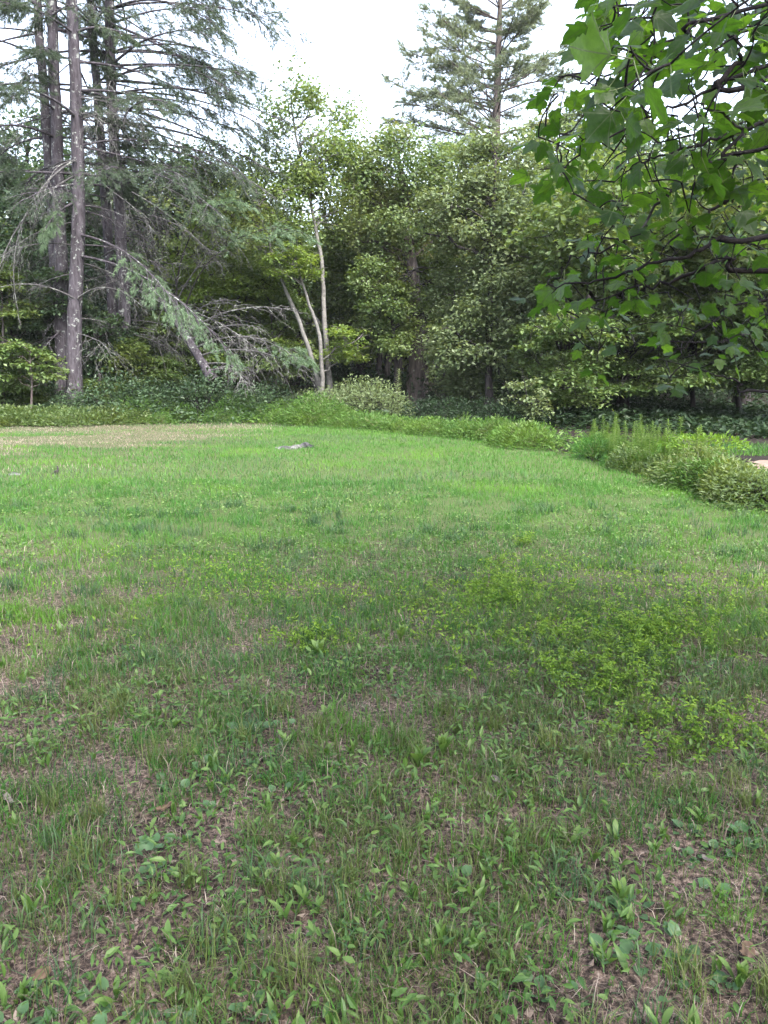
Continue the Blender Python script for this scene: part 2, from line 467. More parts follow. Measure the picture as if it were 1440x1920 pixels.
def tree(name, label, cat, trunk, r0, ells, leaf, mat, bark, seed, group=None, lay=False, r1=.25,
         clump=.65, flat=.5, tilt=.45, nleaf=60, asp=.62, sides=10, shell=.35, flare=.35, parts=('trunk', 'crown'), bare=0, twigs=None):
    """trunk: world points root to top; ells: (centre, (rx,ry,rz), clumps) volumes the crown fills"""
    rng = np.random.default_rng(seed)
    if twigs is None: twigs = 2 if np.asarray(trunk[0])[1] < 29.5 else 1
    leaf, asp, tilt, nleaf = leaf * 1.2, min(asp * 1.15, .8), tilt * .75, nleaf * 1.15
    clump *= .88
    dist = np.asarray(trunk[0])[1]
    if 1 < dist < 29.6: leaf, nleaf = leaf * .80, nleaf * 1.5
    elif dist > 33.5: leaf, nleaf = leaf * 1.1, nleaf * .62
    T = spline(trunk, 26)
    base = T[0].copy()
    root = thing(name, label, cat, base, group)
    tt = np.linspace(0, 1, 26)
    rad = r0 * (1 - tt * (1 - r1)) + r0 * flare * np.exp(-tt * 26 * .55)
    wob = rng.normal(size=(26, 3)) * r0 * .10; wob[:, 2] = 0; wob[0] = 0
    T = T + wob
    mb = MB()
    tubes(mb, T, rad, sides)
    C = []
    for c, r_, k in ells:
        d = sphere(k, rng)
        rr = (shell + (1 - shell) * rng.random(k)) ** .6
        lob = .82 + .36 * rng.random(k)
        C.append(np.asarray(c) + d * (rr * lob)[:, None] * np.asarray(r_))
    C = np.vstack(C)
    # main limbs grow from the trunk, the others from the nearest limb
    order = rng.permutation(len(C)); K = max(5, len(C) // 5)
    main, rest = order[:K], order[K:]
    S, E = [], []
    zt = T[:, 2]
    def trunk_at(z):
        z = np.clip(z, zt[0] + .25 * (zt[-1] - zt[0]) if len(T) else z, zt[-1])
        return np.stack([np.interp(z, zt, T[:, k]) for k in range(3)], -1)
    cm = C[main]
    hd = np.hypot(cm[:, 0] - np.interp(cm[:, 2], zt, T[:, 0]), cm[:, 1] - np.interp(cm[:, 2], zt, T[:, 1]))
    st = trunk_at(cm[:, 2] - (.35 + .3 * rng.random(K)) * hd)
    ln = np.linalg.norm(cm - st, axis=1)
    ctl = (st + cm) / 2 + rng.normal(size=(K, 3)) * .08 * ln[:, None] + np.array([0, 0, .10]) * ln[:, None]
    path = bez(st, ctl, cm, 9)
    path[:, 1:-1] += rng.normal(size=(K, 7, 3)) * .03 * ln[:, None, None]
    rl = np.clip(.022 * ln + .012, .015, r0 * .5)
    tubes(mb, path, rl[:, None] * np.linspace(1, .25, 9)[None], 4)
    samp = path[:, 2:, :].reshape(-1, 3)
    if len(rest):
        cr = C[rest]
        dd = ((cr[:, None] - samp[None]) ** 2).sum(-1) + np.maximum(samp[None, :, 2] - cr[:, None, 2], 0) ** 2 * 3
        s2 = samp[dd.argmin(1)]
        l2 = np.linalg.norm(cr - s2, axis=1)
        c2 = (s2 + cr) / 2 + rng.normal(size=cr.shape) * .1 * l2[:, None] + np.array([0, 0, .08]) * l2[:, None]
        tubes(mb, bez(s2, c2, cr, 6), np.clip(.012 * l2 + .006, .006, .05)[:, None] * np.linspace(1, .3, 6)[None], 3)
    crad = clump * (.6 + .8 * rng.random(len(C)))
    k = twigs
    a = np.repeat(C, k, 0); d = sphere(len(a), rng); d[:, 2] = d[:, 2] * .5 + .1
    b = a + d * np.repeat(crad, k)[:, None] * .9
    tubes(mb, bez(a, (a + b) / 2 + rng.normal(size=a.shape) * .06, b, 4), np.full((len(a), 1), .008) * np.linspace(1, .4, 4)[None], 3)
    if bare:
        a = np.repeat(samp[rng.integers(0, len(samp), bare)], 1, 0)
        d = sphere(bare, rng); d[:, 2] = abs(d[:, 2]) * .4
        b = a + d * (.6 + .9 * rng.random(bare))[:, None]
        tubes(mb, bez(a, (a + b) / 2 + rng.normal(size=a.shape) * .15, b, 6), np.full((bare, 1), .013) * np.linspace(1, .3, 6)[None], 3)
    mb.build(parts[0], bark, root, base)
    lm = MB()
    n_each = np.maximum(4, (nleaf * (crad / clump) ** 2 * (.5 + rng.random(len(C)))).astype(int))
    zr = np.ptp(C[:, 2]) + .1
    hue = np.clip(.5 + .45 * rng.normal(size=len(C)) * .8, 0, 1)
    clump_leaves(lm, C, crad, n_each, leaf, asp, tilt, rng, flat, lay, hue)
    lm.build(parts[1], mat, root, base, smooth=False)
    return root

def tufts(mb, P, D, rng, n=12, L=.11, W=.008, spread=.55, rnd=None):
    """needle tufts: thin triangles fanned round direction D"""
    k = len(P)
    D = nrm(D)
    d = nrm(np.repeat(D, n, 0) + rng.normal(size=(k * n, 3)) * spread)
    p = np.repeat(P, n, 0) + rng.normal(size=(k * n, 3)) * .012
    l = L * (.7 + .5 * rng.random((k * n, 1)))
    s = nrm(np.cross(d, rng.normal(size=(k * n, 3)))) * W * .5
    V = np.stack([p - s, p + s, p + d * l + np.array([0, 0, -.012])], 1).reshape(-1, 3)
    r_ = rng.random(k) if rnd is None else rnd
    mb.add(V, np.arange(k * n * 3).reshape(-1, 3), None, np.repeat(np.clip(np.repeat(r_, n) * .6 + .4 * rng.random(k * n), 0, 1), 3))

def rotz(v, a):
    c, s = np.cos(a), np.sin(a)
    return np.stack([v[..., 0] * c - v[..., 1] * s, v[..., 0] * s + v[..., 1] * c, v[..., 2]], -1)

def pine_branch(root, base, start, az, length, e0, e1, rng, live=1., r=.04, bark=None, needle=None, ntw=14, sub=4, nn=11, bare_to=.3,
                twl=.30, droop=.25, nl=.12, nw=.009, curl=.0, wig=.05):
    """one limb of a pine with its twigs; the needles hang on it as a sub-part"""
    K = 12
    e = np.linspace(e0, e1, K - 1)
    a = az + np.cumsum(rng.normal(size=K - 1) * wig)
    st = np.stack([np.cos(a) * np.cos(e), np.sin(a) * np.cos(e), np.sin(e)], -1) * length / (K - 1)
    P = np.vstack([start, start + np.cumsum(st, 0)])
    mb = MB()
    tubes(mb, P, r * np.linspace(1, .22, K), 5)
    # twigs
    f = np.sort(bare_to + (1 - bare_to) * rng.random(ntw)); f[-1] = .99
    ii = f * (K - 1); i0 = np.minimum(ii.astype(int), K - 2)
    p0 = P[i0] + (P[i0 + 1] - P[i0]) * (ii - i0)[:, None]
    dr = nrm(P[i0 + 1] - P[i0])
    side = np.where(np.arange(ntw) % 2, 1, -1)
    ang = side * (.55 + .5 * rng.random(ntw)); ang[-1] = .05
    td = rotz(dr, ang); td[:, 2] += rng.normal(size=ntw) * .18
    td = nrm(td)
    tl = length * twl * (1.15 - .75 * f) * (.6 + .7 * rng.random(ntw)) + .12
    p2 = p0 + td * tl[:, None]; p2[:, 2] -= droop * tl * (.4 + rng.random(ntw))
    ctl = p0 + td * tl[:, None] * .5; ctl[:, 2] += .05 * tl
    tw = bez(p0, ctl, p2, 6)
    tw[:, 1:] += rng.normal(size=(ntw, 5, 3)) * curl * tl[:, None, None]
    tubes(mb, tw, np.full((ntw, 1), max(.006, r * .28)) * np.linspace(1, .4, 6)[None], 4)
    # sub twigs
    q = rng.random((ntw, sub)) * .8 + .2
    qi = q * 5; q0 = np.minimum(qi.astype(int), 4)
    a0 = np.take_along_axis(tw, q0[..., None], 1); a1 = np.take_along_axis(tw, q0[..., None] + 1, 1)
    s0 = (a0 + (a1 - a0) * (qi - q0)[..., None]).reshape(-1, 3)
    sd_ = nrm((a1 - a0).reshape(-1, 3))
    sa = np.where(rng.random(len(s0)) < .5, 1, -1) * (.5 + .5 * rng.random(len(s0)))
    sd_ = rotz(sd_, sa); sd_[:, 2] += rng.normal(size=len(s0)) * .2
    sl = np.repeat(tl, sub) * (.25 + .35 * rng.random(len(s0)))
    s1 = s0 + nrm(sd_) * sl[:, None]; s1[:, 2] -= droop * .9 * sl
    sc_ = (s0 + s1) / 2 + rng.normal(size=s0.shape) * (.04 + curl) * sl[:, None]
    sp = bez(s0, sc_, s1, 3)
    tubes(mb, sp, np.full((len(s0), 1), max(.0035, r * .12)) * np.linspace(1, .5, 3)[None], 3)
    bo = mb.build('branch', bark, root, base)
    if live > 0:
        keep = rng.random(len(s0)) < live
        nb = MB()
        hue = rng.random()
        for (pp, dd) in ((s1, s1 - sc_), ((s1 + sc_) / 2, s1 - s0), (sp[:, 1], s1 - s0)):
            dd = nrm(dd); dd = dd + np.array([0, 0, .22])
            tufts(nb, pp[keep], dd[keep], rng, nn, nl, nw, .5, np.clip(hue * .5 + .5 * rng.random(keep.sum()), 0, 1))
        ends = tw[:, 3:].reshape(-1, 3); ed = np.repeat(nrm(tw[:, -1] - tw[:, -3]), 3, 0) + np.array([0, 0, .2])
        kk = np.repeat(f > bare_to + .08, 3)
        if kk.any():
            tufts(nb, ends[kk], ed[kk], rng, nn, nl, nw, .5)
        nb.build('needles', needle, bo, base, smooth=False)
    return bo

def pine_trunk(name, label, pts, r0, bark, group=None, r1=.55, cat='tree'):
    T = spline(pts, 24); base = T[0].copy()
    root = thing(name, label, cat, base, group)
    t = np.linspace(0, 1, 24)
    mb = MB()
    tubes(mb, T + np.random.default_rng(int(r0 * 1e4)).normal(size=T.shape) * [.012, .012, 0], r0 * (1 - t * (1 - r1)) + r0 * .35 * np.exp(-t * 22), 12)
    mb.build('trunk', bark, root, base)
    return root, base, T

# ------------------------------------------------------------------ pines on the left edge of the clearing
def at_h(T, z):
    return np.array([np.interp(z, T[:, 2], T[:, k]) for k in range(3)])

PINES = [  # photo columns bottom -> top, depth, radius, label
    ('pine_tree', 'lichen-spotted pale grey pine trunk standing foremost in the clump of pines', [(139, 790), (141, 600), (146, 400), (143, 200), (135, 0), (128, -260)], 24.0, .235),
    ('pine_tree', 'dark pine trunk close behind the lichen-spotted foremost pine', [(118, 790), (117, 600), (112, 420), (104, 200), (96, 0), (88, -260)], 25.0, .23),
    ('pine_tree', 'leaning thin pine trunk at the outer left of the pine clump', [(124, 790), (108, 600), (98, 400), (84, 200), (70, 0), (58, -240)], 25.9, .19),
    ('pine_tree', 'slender pine rising between the foremost pine and the dark inner pine', [(222, 790), (212, 600), (200, 400), (184, 200), (170, 0), (160, -220)], 27.0, .19),
    ('pine_tree', 'dark inner pine with long boughs reaching over the clearing', [(240, 790), (233, 600), (224, 400), (210, 200), (205, 0), (204, -240)], 26.0, .22),
]
for k, (nm, lab, px, D, r0) in enumerate(PINES):
    rng = np.random.default_rng(100 + k)
    pts = [at(u, v, D) for u, v in px]; pts[0][2] = height(pts[0][0], pts[0][1]) - .05
    root, base, T = pine_trunk(nm, lab, pts, r0, M['pine_bark'], 'pines at the left edge of the clearing')
    ztop = T[-1, 2] - 2.0
    reach = [3.2, 3.0, 3.4, 4.8, 6.3][k]
    # live boughs
    zz = np.arange(7.2 + .5 * (k % 2), ztop, .40 if k == 4 else .75)
    for z in zz:
        for q in range(2):
            az = rng.normal(-.05, .6) if rng.random() < (.8 if k >= 3 else .45) else rng.uniform(0, 2 * PI)
            L = reach * (.65 + .5 * rng.random()) * (1 - .25 * (z - 6) / max(ztop - 6, 1))
            pine_branch(root, base, at_h(T, z), az, L, rng.uniform(-.1, .25), rng.uniform(-.62, -.2), rng, 1., .035 + .015 * rng.random(),
                        M['pine_bark'], M['needle'], 13, 4, 11, .48, .27, .2, .13, .012)
    # bare dead limbs lower down
    for q in range(20 if k in (0, 4) else 13):
        z = rng.uniform(2.6, 10.5)
        az = rng.normal(0, 1.0) if rng.random() < .6 else rng.uniform(0, 2 * PI)
        pine_branch(root, base, at_h(T, z), az, rng.uniform(1.4, 3.6), rng.uniform(-.25, .15), rng.uniform(-.95, -.4), rng, 0., .022,
                    M['dead_wood'] if rng.random() < .6 else M['pine_bark'], None, 12, 4, 8, .15, .34, .45, curl=.06, wig=.1)
    if k == 0:
        # the low boughs that hang soft and blue-green in front of the wood
        for (u0, v0, u1, v1, D1, lv) in [(150, 440, 330, 560, 22.6, 1), (152, 480, 430, 640, 22.8, 1), (140, 380, 90, 430, 23, 1)]:
            a, b = at(u0, v0, 23.9), at(u1, v1, D1)
            L = np.linalg.norm(b - a); az = math.atan2(b[1] - a[1], b[0] - a[0]); el = math.asin((b[2] - a[2]) / L)
            pine_branch(root, base, a, az, L * 1.05, el + .3, el - .35, rng, 1., .04, M['pine_bark'], M['needle_soft'], 20, 4, 12, .35, .24, .3, .14, .012)
        for (u0, v0, u1, v1) in [(140, 560, -30, 545), (146, 560, 260, 560), (138, 330, -20, 620), (140, 300, 20, 560)]:
            a, b = at(u0, v0, 23.8), at(u1, v1, 22.5)
            L = np.linalg.norm(b - a); az = math.atan2(b[1] - a[1], b[0] - a[0]); el = math.asin((b[2] - a[2]) / L)
            pine_branch(root, base, a, az, L * 1.08, el + .45, el - .55, rng, 0., .03, M['dead_wood'], None, 9, 2, 8, .2, .26, .4, curl=.08, wig=.05)

# dead limbs sweeping down in front of the wood: a fallen, broken pine
def fallen_pine():
    rng = np.random.default_rng(77)
    a, b = at(300, 560, 26.0), at(400, 714, 24.6)
    root, base, T = pine_trunk('fallen_pine', 'broken grey pine leaning down into the bushes with dead limbs', [b, (a + b) / 2 + [0, 0, .1], a], .15, M['pine_bark'], r1=.7, cat='fallen tree')
    ends = [(470, 690), (500, 715), (560, 690), (540, 650), (480, 610), (560, 580), (430, 560), (360, 480), (450, 460), (520, 690), (440, 700)]
    for k, (u, v) in enumerate(ends):
        p = T[2 + (k * 2) % 20]
        q = at(u, v, 23.2 + 1.5 * rng.random())
        L = np.linalg.norm(q - p); az = math.atan2(q[1] - p[1], q[0] - p[0]); el = math.asin((q[2] - p[2]) / L)
        live = 0.
        pine_branch(root, base, p, az, L * 1.04, el + .35, el - .4, rng, live, .038, M['dead_wood'], M['needle_soft'], 16, 4, 13, .3, .3, .3, .13, .012, curl=.05, wig=.09)
    for k in range(10):   # a curtain of fine grey dead limbs raking down to the right
        p = at(rng.uniform(180, 330), rng.uniform(330, 560), rng.uniform(23.5, 25.5))
        pine_branch(root, base, p, rng.normal(-.1, .45), rng.uniform(1.6, 3.4), rng.uniform(-.7, -.2), rng.uniform(-.9, -.4), rng, 0., .02,
                    M['dead_wood'], None, 11, 4, 8, .1, .32, .35, curl=.06, wig=.08)
    # arching live boughs above it
    for (u0, v0, u1, v1) in [(330, 560, 440, 375), (345, 590, 520, 420), (470, 700, 560, 660)]:
        p, q = at(u0, v0, 25), at(u1, v1, 23.6)
        L = np.linalg.norm(q - p); az = math.atan2(q[1] - p[1], q[0] - p[0]); el = math.asin((q[2] - p[2]) / L)
        pine_branch(root, base, p, az, L * 1.15, min(el + .6, 1.4), el - .75, rng, 1., .03, M['twig'], M['needle_soft'], 18, 4, 11, .4, .3, .25, .14, .012, wig=.06)
fallen_pine()

# the tall pine behind the right-hand trees
def tall_pine():
    rng = np.random.default_rng(88)
    D = 45
    pts = [at(918, 770, D), at(925, 500, D), at(930, 250, D), at(936, 60, D), at(940, -110, D)]
    pts[0][2] = float(height(pts[0][0], pts[0][1]))
    root, base, T = pine_trunk('pine_tree', 'tall open-crowned pine rising above all the other trees', pts, .42, M['brown_bark'], r1=.16)
    zt, zb = T[-1, 2], at(925, 300, D)[2]
    for z in np.arange(zb, zt - .2, .58):
        f = (z - zb) / (zt - zb)
        for q in range(4):
            az = rng.uniform(0, 2 * PI)
            L = (6.3 * (1 - f) ** .75 + .6) * rng.uniform(.6, 1.0)
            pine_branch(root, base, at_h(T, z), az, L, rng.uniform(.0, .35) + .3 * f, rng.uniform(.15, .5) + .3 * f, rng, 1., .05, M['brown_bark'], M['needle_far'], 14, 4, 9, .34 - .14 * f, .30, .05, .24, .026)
    for az, v, L in ((PI, 215, 5.6), (PI + .1, 190, 5.0), (PI - .3, 150, 4.6), (.1, 200, 4.4), (.0, 120, 4.)):
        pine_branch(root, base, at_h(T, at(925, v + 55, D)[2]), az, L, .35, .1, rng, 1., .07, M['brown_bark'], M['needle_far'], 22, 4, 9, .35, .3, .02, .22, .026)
tall_pine()

# ------------------------------------------------------------------ broadleaf trees
def gz(u, D):
    p = at(u, 800, D); p[2] = float(height(p[0], p[1])) - .05
    return p
def ell(u, v, D, ru, rv, k, ry=None):
    s = D / FPX
    return (at(u, v, D), (ru * s, ry if ry else ru * s * .8, rv * s), k)

# pale-stemmed pair in the middle
tree('birch_tree', 'tall pale grey-stemmed tree with thin airy crown against the sky', 'tree',
     [gz(624, 28), at(608, 600, 28), at(606, 520, 28), at(594, 440, 28), at(574, 340, 28), at(556, 260, 28), at(545, 190, 28)], .095,
     [ell(565, 265, 28, 95, 105, 70), ell(620, 330, 28.5, 60, 110, 34), ell(530, 380, 28, 80, 60, 22), ell(640, 250, 28.5, 30, 60, 10)], .125, M['olive'], M['pale_bark'], 1, clump=.62, nleaf=46, tilt=.7, flat=.75, bare=14)
tree('birch_tree', 'pale stem leaning left out of the foot of the tall grey-stemmed tree', 'tree',
     [gz(612, 27.6), at(590, 690, 27.4), at(562, 605, 27.2), at(530, 530, 27.2), at(500, 440, 27.2), at(480, 370, 27.4)], .10,
     [ell(480, 390, 27.4, 110, 70, 55), ell(430, 340, 28, 80, 60, 30), ell(520, 450, 27, 60, 50, 16)], .12, M['olive'], M['pale_bark'], 2, clump=.66, nleaf=48, tilt=.6, flat=.6)
tree('birch_tree', 'short pale stem slanting up to a bright green leafy head', 'tree',
     [gz(606, 27.2), at(600, 640, 27), at(580, 570, 26.9), at(562, 515, 26.8), at(552, 480, 26.8)], .08,
     [ell(550, 488, 26.8, 50, 30, 28), ell(650, 640, 27.4, 50, 34, 16), ell(560, 650, 28.2, 50, 30, 14)], .12, M['bright'], M['pale_bark'], 3, clump=.5, nleaf=44, lay=True, flat=.3, tilt=.3)
tree('maple_tree', 'bright yellow-green young maple behind the drooping pine boughs', 'tree',
     [gz(455, 29.2), at(450, 650, 29.2), at(445, 520, 29.2)], .10,
     [ell(450, 545, 29.2, 110, 50, 70), ell(480, 650, 29.2, 90, 60, 50), ell(390, 620, 29, 70, 60, 28)], .12, M['bright'], M['dark_bark'], 4, clump=.6, nleaf=54, lay=True, flat=.3, tilt=.32)
tree('broadleaf_tree', 'yellowish olive tree with sky showing through behind the pines', 'tree',
     [gz(380, 34), at(385, 600, 34), at(390, 420, 34), at(395, 330, 34)], .2,
     [ell(400, 400, 34, 130, 95, 90), ell(330, 420, 34, 110, 60, 44), ell(480, 450, 34, 90, 90, 50)], .15, M['olive'], M['dark_bark'], 5, clump=.8, nleaf=58, tilt=.6)
tree('broadleaf_tree', 'small dense tree filling the gap right of the pale stems', 'tree',
     [gz(676, 33), at(680, 620, 33), at(672, 450, 33), at(668, 360, 33)], .19,
     [ell(668, 420, 33, 65, 110, 70), ell(690, 540, 32.5, 60, 60, 40), ell(640, 560, 33, 50, 80, 28)], .14, M['mid'], M['dark_bark'], 6, clump=.75, nleaf=60)
tree('oak_tree', 'large brown-trunked oak with golden sunlight put into its leaf colour', 'tree',
     [gz(780, 29), at(778, 700, 29), at(788, 620, 29), at(776, 520, 29.2), at(766, 420, 29.3), at(752, 330, 29.4), at(745, 280, 29.5)], .33,
     [ell(755, 330, 29.6, 98, 82, 90), ell(725, 440, 29.6, 85, 70, 50), ell(820, 410, 30.6, 60, 80, 44), ell(710, 350, 29.6, 55, 70, 24)], .13, M['golden'], M['brown_bark'], 7, clump=.72, nleaf=58, tilt=.6, bare=18)
tree('oak_tree', 'low green boughs of small oak screening the brown oak trunk', 'tree',
     [gz(742, 28.2), at(744, 690, 28), at(736, 600, 28), at(745, 530, 28)], .13,
     [ell(740, 575, 27.8, 62, 46, 36), ell(705, 525, 28, 50, 36, 20), ell(832, 540, 28.6, 34, 56, 24), ell(742, 640, 27.4, 34, 30, 12)], .115, M['mid'], M['dark_bark'], 8, clump=.52, nleaf=56, flat=.55)
tree('broadleaf_tree', 'tree of large pale grey-green leaves on a thin dark trunk', 'tree',
     [gz(917, 26), at(917, 650, 26), at(921, 500, 26), at(926, 380, 26), at(930, 300, 26)], .13,
     [ell(890, 410, 26.4, 110, 90, 90), ell(930, 320, 26.5, 80, 70, 44), ell(950, 540, 26, 75, 90, 64), ell(880, 640, 25.8, 60, 80, 44), ell(960, 670, 25.6, 40, 60, 22)], .15, M['pale'], M['dark_bark'], 9, clump=.66, nleaf=46, asp=.5, tilt=.55)
tree('broadleaf_tree', 'low pale-leaved tree over a short double trunk beside the oak', 'tree',
     [gz(838, 28), at(838, 700, 28), at(846, 620, 28), at(850, 560, 28)], .2,
     [ell(860, 660, 27.4, 60, 60, 44), ell(850, 560, 27.6, 50, 60, 34), ell(885, 735, 27, 46, 30, 18)], .12, M['pale'], M['brown_bark'], 10, clump=.55, nleaf=50, asp=.5)
# stems standing in the shade
for k, (u, D, v1, u1, r, lab) in enumerate([
    (690, 37, 430, 690, .16, 'straight black stem in the shade right of the pale-stemmed trees'),
    (712, 32, 520, 700, .13, 'leaning dark stem, outermost of the stem cluster left of the oak'),
    (722, 32.4, 540, 735, .15, 'thick forking dark stem in the cluster left of the oak'),
    (746, 33, 560, 746, .17, 'black stump-like stem hard left of the brown oak'),
    (796, 33, 480, 797, .14, 'dark stem showing just behind the brown oak trunk'),
    (1103, 33, 420, 1105, .24, 'dark trunk behind the layered maples under the hanging leaves'),
    (1010, 33, 440, 1012, .13, 'thin dark stem between pale-leaved tree and layered maples'),
    (1330, 31, 360, 1322, .2, 'straight dark trunk beyond the tip of the lowest bare bough'),
    (1385, 29, 300, 1392, .27, 'broad brown trunk with flared foot at the far right'),
    (1205, 36, 380, 1207, .22, 'dark trunk standing deep in the right-hand wood'),
    (60, 33, 300, 50, .2, 'dark stem in the wood left of the pine clump'),
    (330, 33, 380, 335, .18, 'dark stem behind the broken leaning pine')]):
    tree('woodland_tree', lab, 'tree', [gz(u, D), at((u + u1) / 2 + 3, 600, D), at(u1, v1 + 60, D), at(u1 + 2, v1 - 40, D)], r,
         [ell(u1, v1 - 20, D + .5, 90, 80, 46), ell(u1 + 10, v1 + 110, D + 1, 70, 60, 22)], .15, M['mid'] if k < 6 else M['dark'], M['dark_bark'], 40 + k, clump=.8, nleaf=46, tilt=.55)
# layered maples at the right
for k, (u, D, e, lab) in enumerate([
    (1060, 24.5, [(1055, 640, 80, 60, 40), (1040, 720, 70, 36, 26)], 'layered young maple at the left end of the shady hollow'),
    (1175, 25.5, [(1170, 610, 90, 60, 46), (1190, 700, 120, 34, 50)], 'layered maple with pale sprays roofing the dark hollow'),
    (1300, 26, [(1300, 600, 90, 70, 46), (1290, 690, 90, 32, 34)], 'layered maple in front of the broad brown trunk'),
    (1385, 24.6, [(1390, 695, 80, 34, 40)], 'low layered maple hiding the flared foot of the broad trunk'),
    (1460, 24, [(1440, 640, 80, 70, 46), (1400, 560, 90, 60, 40)], 'pale layered maple cut off by the picture edge at right')]):
    tree('maple_tree', lab, 'tree', [gz(u, D), at(u - 4, 700, D), at(u + 4, 600, D), at(u, 540, D)], .09,
         [ell(a, b, D - .9 + .2 * i, c, d, int(n * 2.2), 3.4) for i, (a, b, c, d, n) in enumerate(e)], .125, M['layer'], M['dark_bark'], 60 + k, clump=.62, nleaf=46, lay=True, flat=.22, tilt=.26)
# tall trees closing the right-hand side
for k, (u, D, v, ru, rv, mat, lab) in enumerate([
    (1010, 36, 380, 95, 120, 'mid', 'grey-green tree behind the pale-leaved one, under the tall pine'),
    (1100, 38, 360, 110, 130, 'dark', 'dark grey-green tree behind the tips of the hanging maple leaves'),
    (1090, 42, 270, 110, 70, 'golden', 'crown with sunlit gold put into its leaf colour, behind the hanging maple leaves'),
    (1450, 34, 420, 110, 150, 'pale', 'pale-leaved tree at the right edge behind the maple boughs'),
    (1270, 31, 520, 100, 80, 'mid', 'green understorey tree right of the dark one above the layered maples'),
    (860, 38, 360, 80, 100, 'olive', 'olive tree closing the gap between oak and tall pine'),
    (985, 33, 560, 60, 110, 'dark', 'dark shaded tree behind the large pale leaves')]):
    tree('broadleaf_tree', lab, 'tree', [gz(u, D), at(u + 3, 600, D), at(u, v + 20, D), at(u - 3, v - rv * .6, D)], .2,
         [ell(u, v, D, ru, rv, 110), ell(u + 10, v + rv + 40, D - .5, ru * .8, 70, 40)], .15, M[mat], M['dark_bark'], 80 + k, clump=.82, nleaf=54, tilt=.55, bare=10)
# two broad trees added to keep sky and sun off the right-hand hollow
for k, (u, D, e, lab) in enumerate([
    (1165, 27, [(1150, 420, 24.4, 120, 110, 100), (1180, 480, 24.0, 120, 50, 40)], 'broad dense tree roofing the dark hollow, behind the hanging maple tips'),
    (1395, 26.5, [(1390, 410, 23.6, 150, 120, 110), (1390, 470, 23.4, 130, 50, 40)], 'broad dense tree behind the thick of the hanging maple, roofing the hollow')]):
    tree('broadleaf_tree', lab, 'tree', [gz(u, D), at(u, 640, D), at(u - 4, 480, D), at(u, 340, D)], .2,
         [(at(a, b, Dc), (c * Dc / FPX * 1.35, 4.2, d * Dc / FPX), n) for a, b, Dc, c, d, n in e], .2, M['mid'], M['dark_bark'], 160 + k, clump=.95, nleaf=40, tilt=.5)
# dark leafy wood behind and beside the pines
for k, (u, D, e, mat, lay, lab) in enumerate([
    (20, 24.6, [(10, 620, 80, 120, 70), (60, 560, 80, 90, 44)], 'dark', True, 'dark layered tree at the left picture edge'),
    (85, 25.6, [(90, 600, 70, 60, 36), (100, 680, 70, 50, 30)], 'mid', True, 'leafy sapling crossing the foot of the foremost pine'),
    (58, 22.6, [(30, 680, 70, 46, 40)], 'layer', True, 'thin pale-stemmed sapling with light green head at the lawn edge'),
    (185, 25.4, [(190, 640, 62, 60, 46), (215, 700, 60, 50, 40)], 'dark', True, 'dark bushy young tree between the foremost and the inner pine'),
    (268, 25.2, [(262, 690, 60, 60, 44), (300, 720, 60, 40, 30)], 'mid', True, 'dark green young tree right of the inner pine'),
    (-30, 30, [(-20, 420, 120, 180, 120)], 'dark', False, 'tall dark tree beyond the left picture edge'),
    (90, 32, [(90, 400, 110, 120, 110)], 'dark', False, 'dark tree seen between the trunks of the foremost pines'),
    (200, 33, [(230, 430, 100, 130, 110)], 'shade', False, 'blackish tree behind the slender pine'),
    (300, 32, [(300, 560, 90, 120, 90)], 'mid', False, 'green tree behind the broken leaning pine'),
    (150, 30, [(150, 560, 110, 90, 70)], 'shade', False, 'shaded tree low behind the foremost pine'),
    (340, 28.5, [(330, 640, 70, 70, 50), (370, 690, 70, 40, 30)], 'layer', True, 'soft green young tree behind the leaning broken pine'),
    (510, 28.6, [(500, 590, 70, 80, 56), (520, 690, 70, 40, 34)], 'layer', True, 'soft green young tree left of the slanting pale stem'),
    (420, 30, [(420, 500, 100, 70, 60)], 'bright', False, 'yellow-green tree above the bright young maple'),
    (5, 23.4, [(-5, 570, 55, 70, 44), (5, 735, 70, 24, 30)], 'mid', True, 'leafy young tree overlapping the left picture edge'),
    (185, 24.7, [(190, 735, 60, 30, 36), (240, 745, 60, 26, 28)], 'mid', True, 'low leafy young tree hiding the foot of the pines'),
    (560, 33, [(560, 520, 90, 110, 90), (540, 660, 90, 60, 40)], 'mid', False, 'soft green tree behind the slanting pale stems')]):
    D0 = D
    bk = M['brown_bark'] if k == 2 else M['dark_bark']
    top = min(a[1] for a in e)
    tree('young_tree' if lay else 'woodland_tree', lab, 'tree', [gz(u, D), at(u + 2, 700, D), at(u, top + 30, D), at(u - 2, top - 20, D)], (.035 if k == 2 else .06) if lay else .2,
         [ell(a, b, D + .3, c, d, n) for (a, b, c, d, n) in e], .125 if lay else .15, M[mat], bk, 120 + k,
         clump=.5 if lay else .85, nleaf=56, lay=lay, flat=.25 if lay else .55, tilt=.3 if lay else .55)

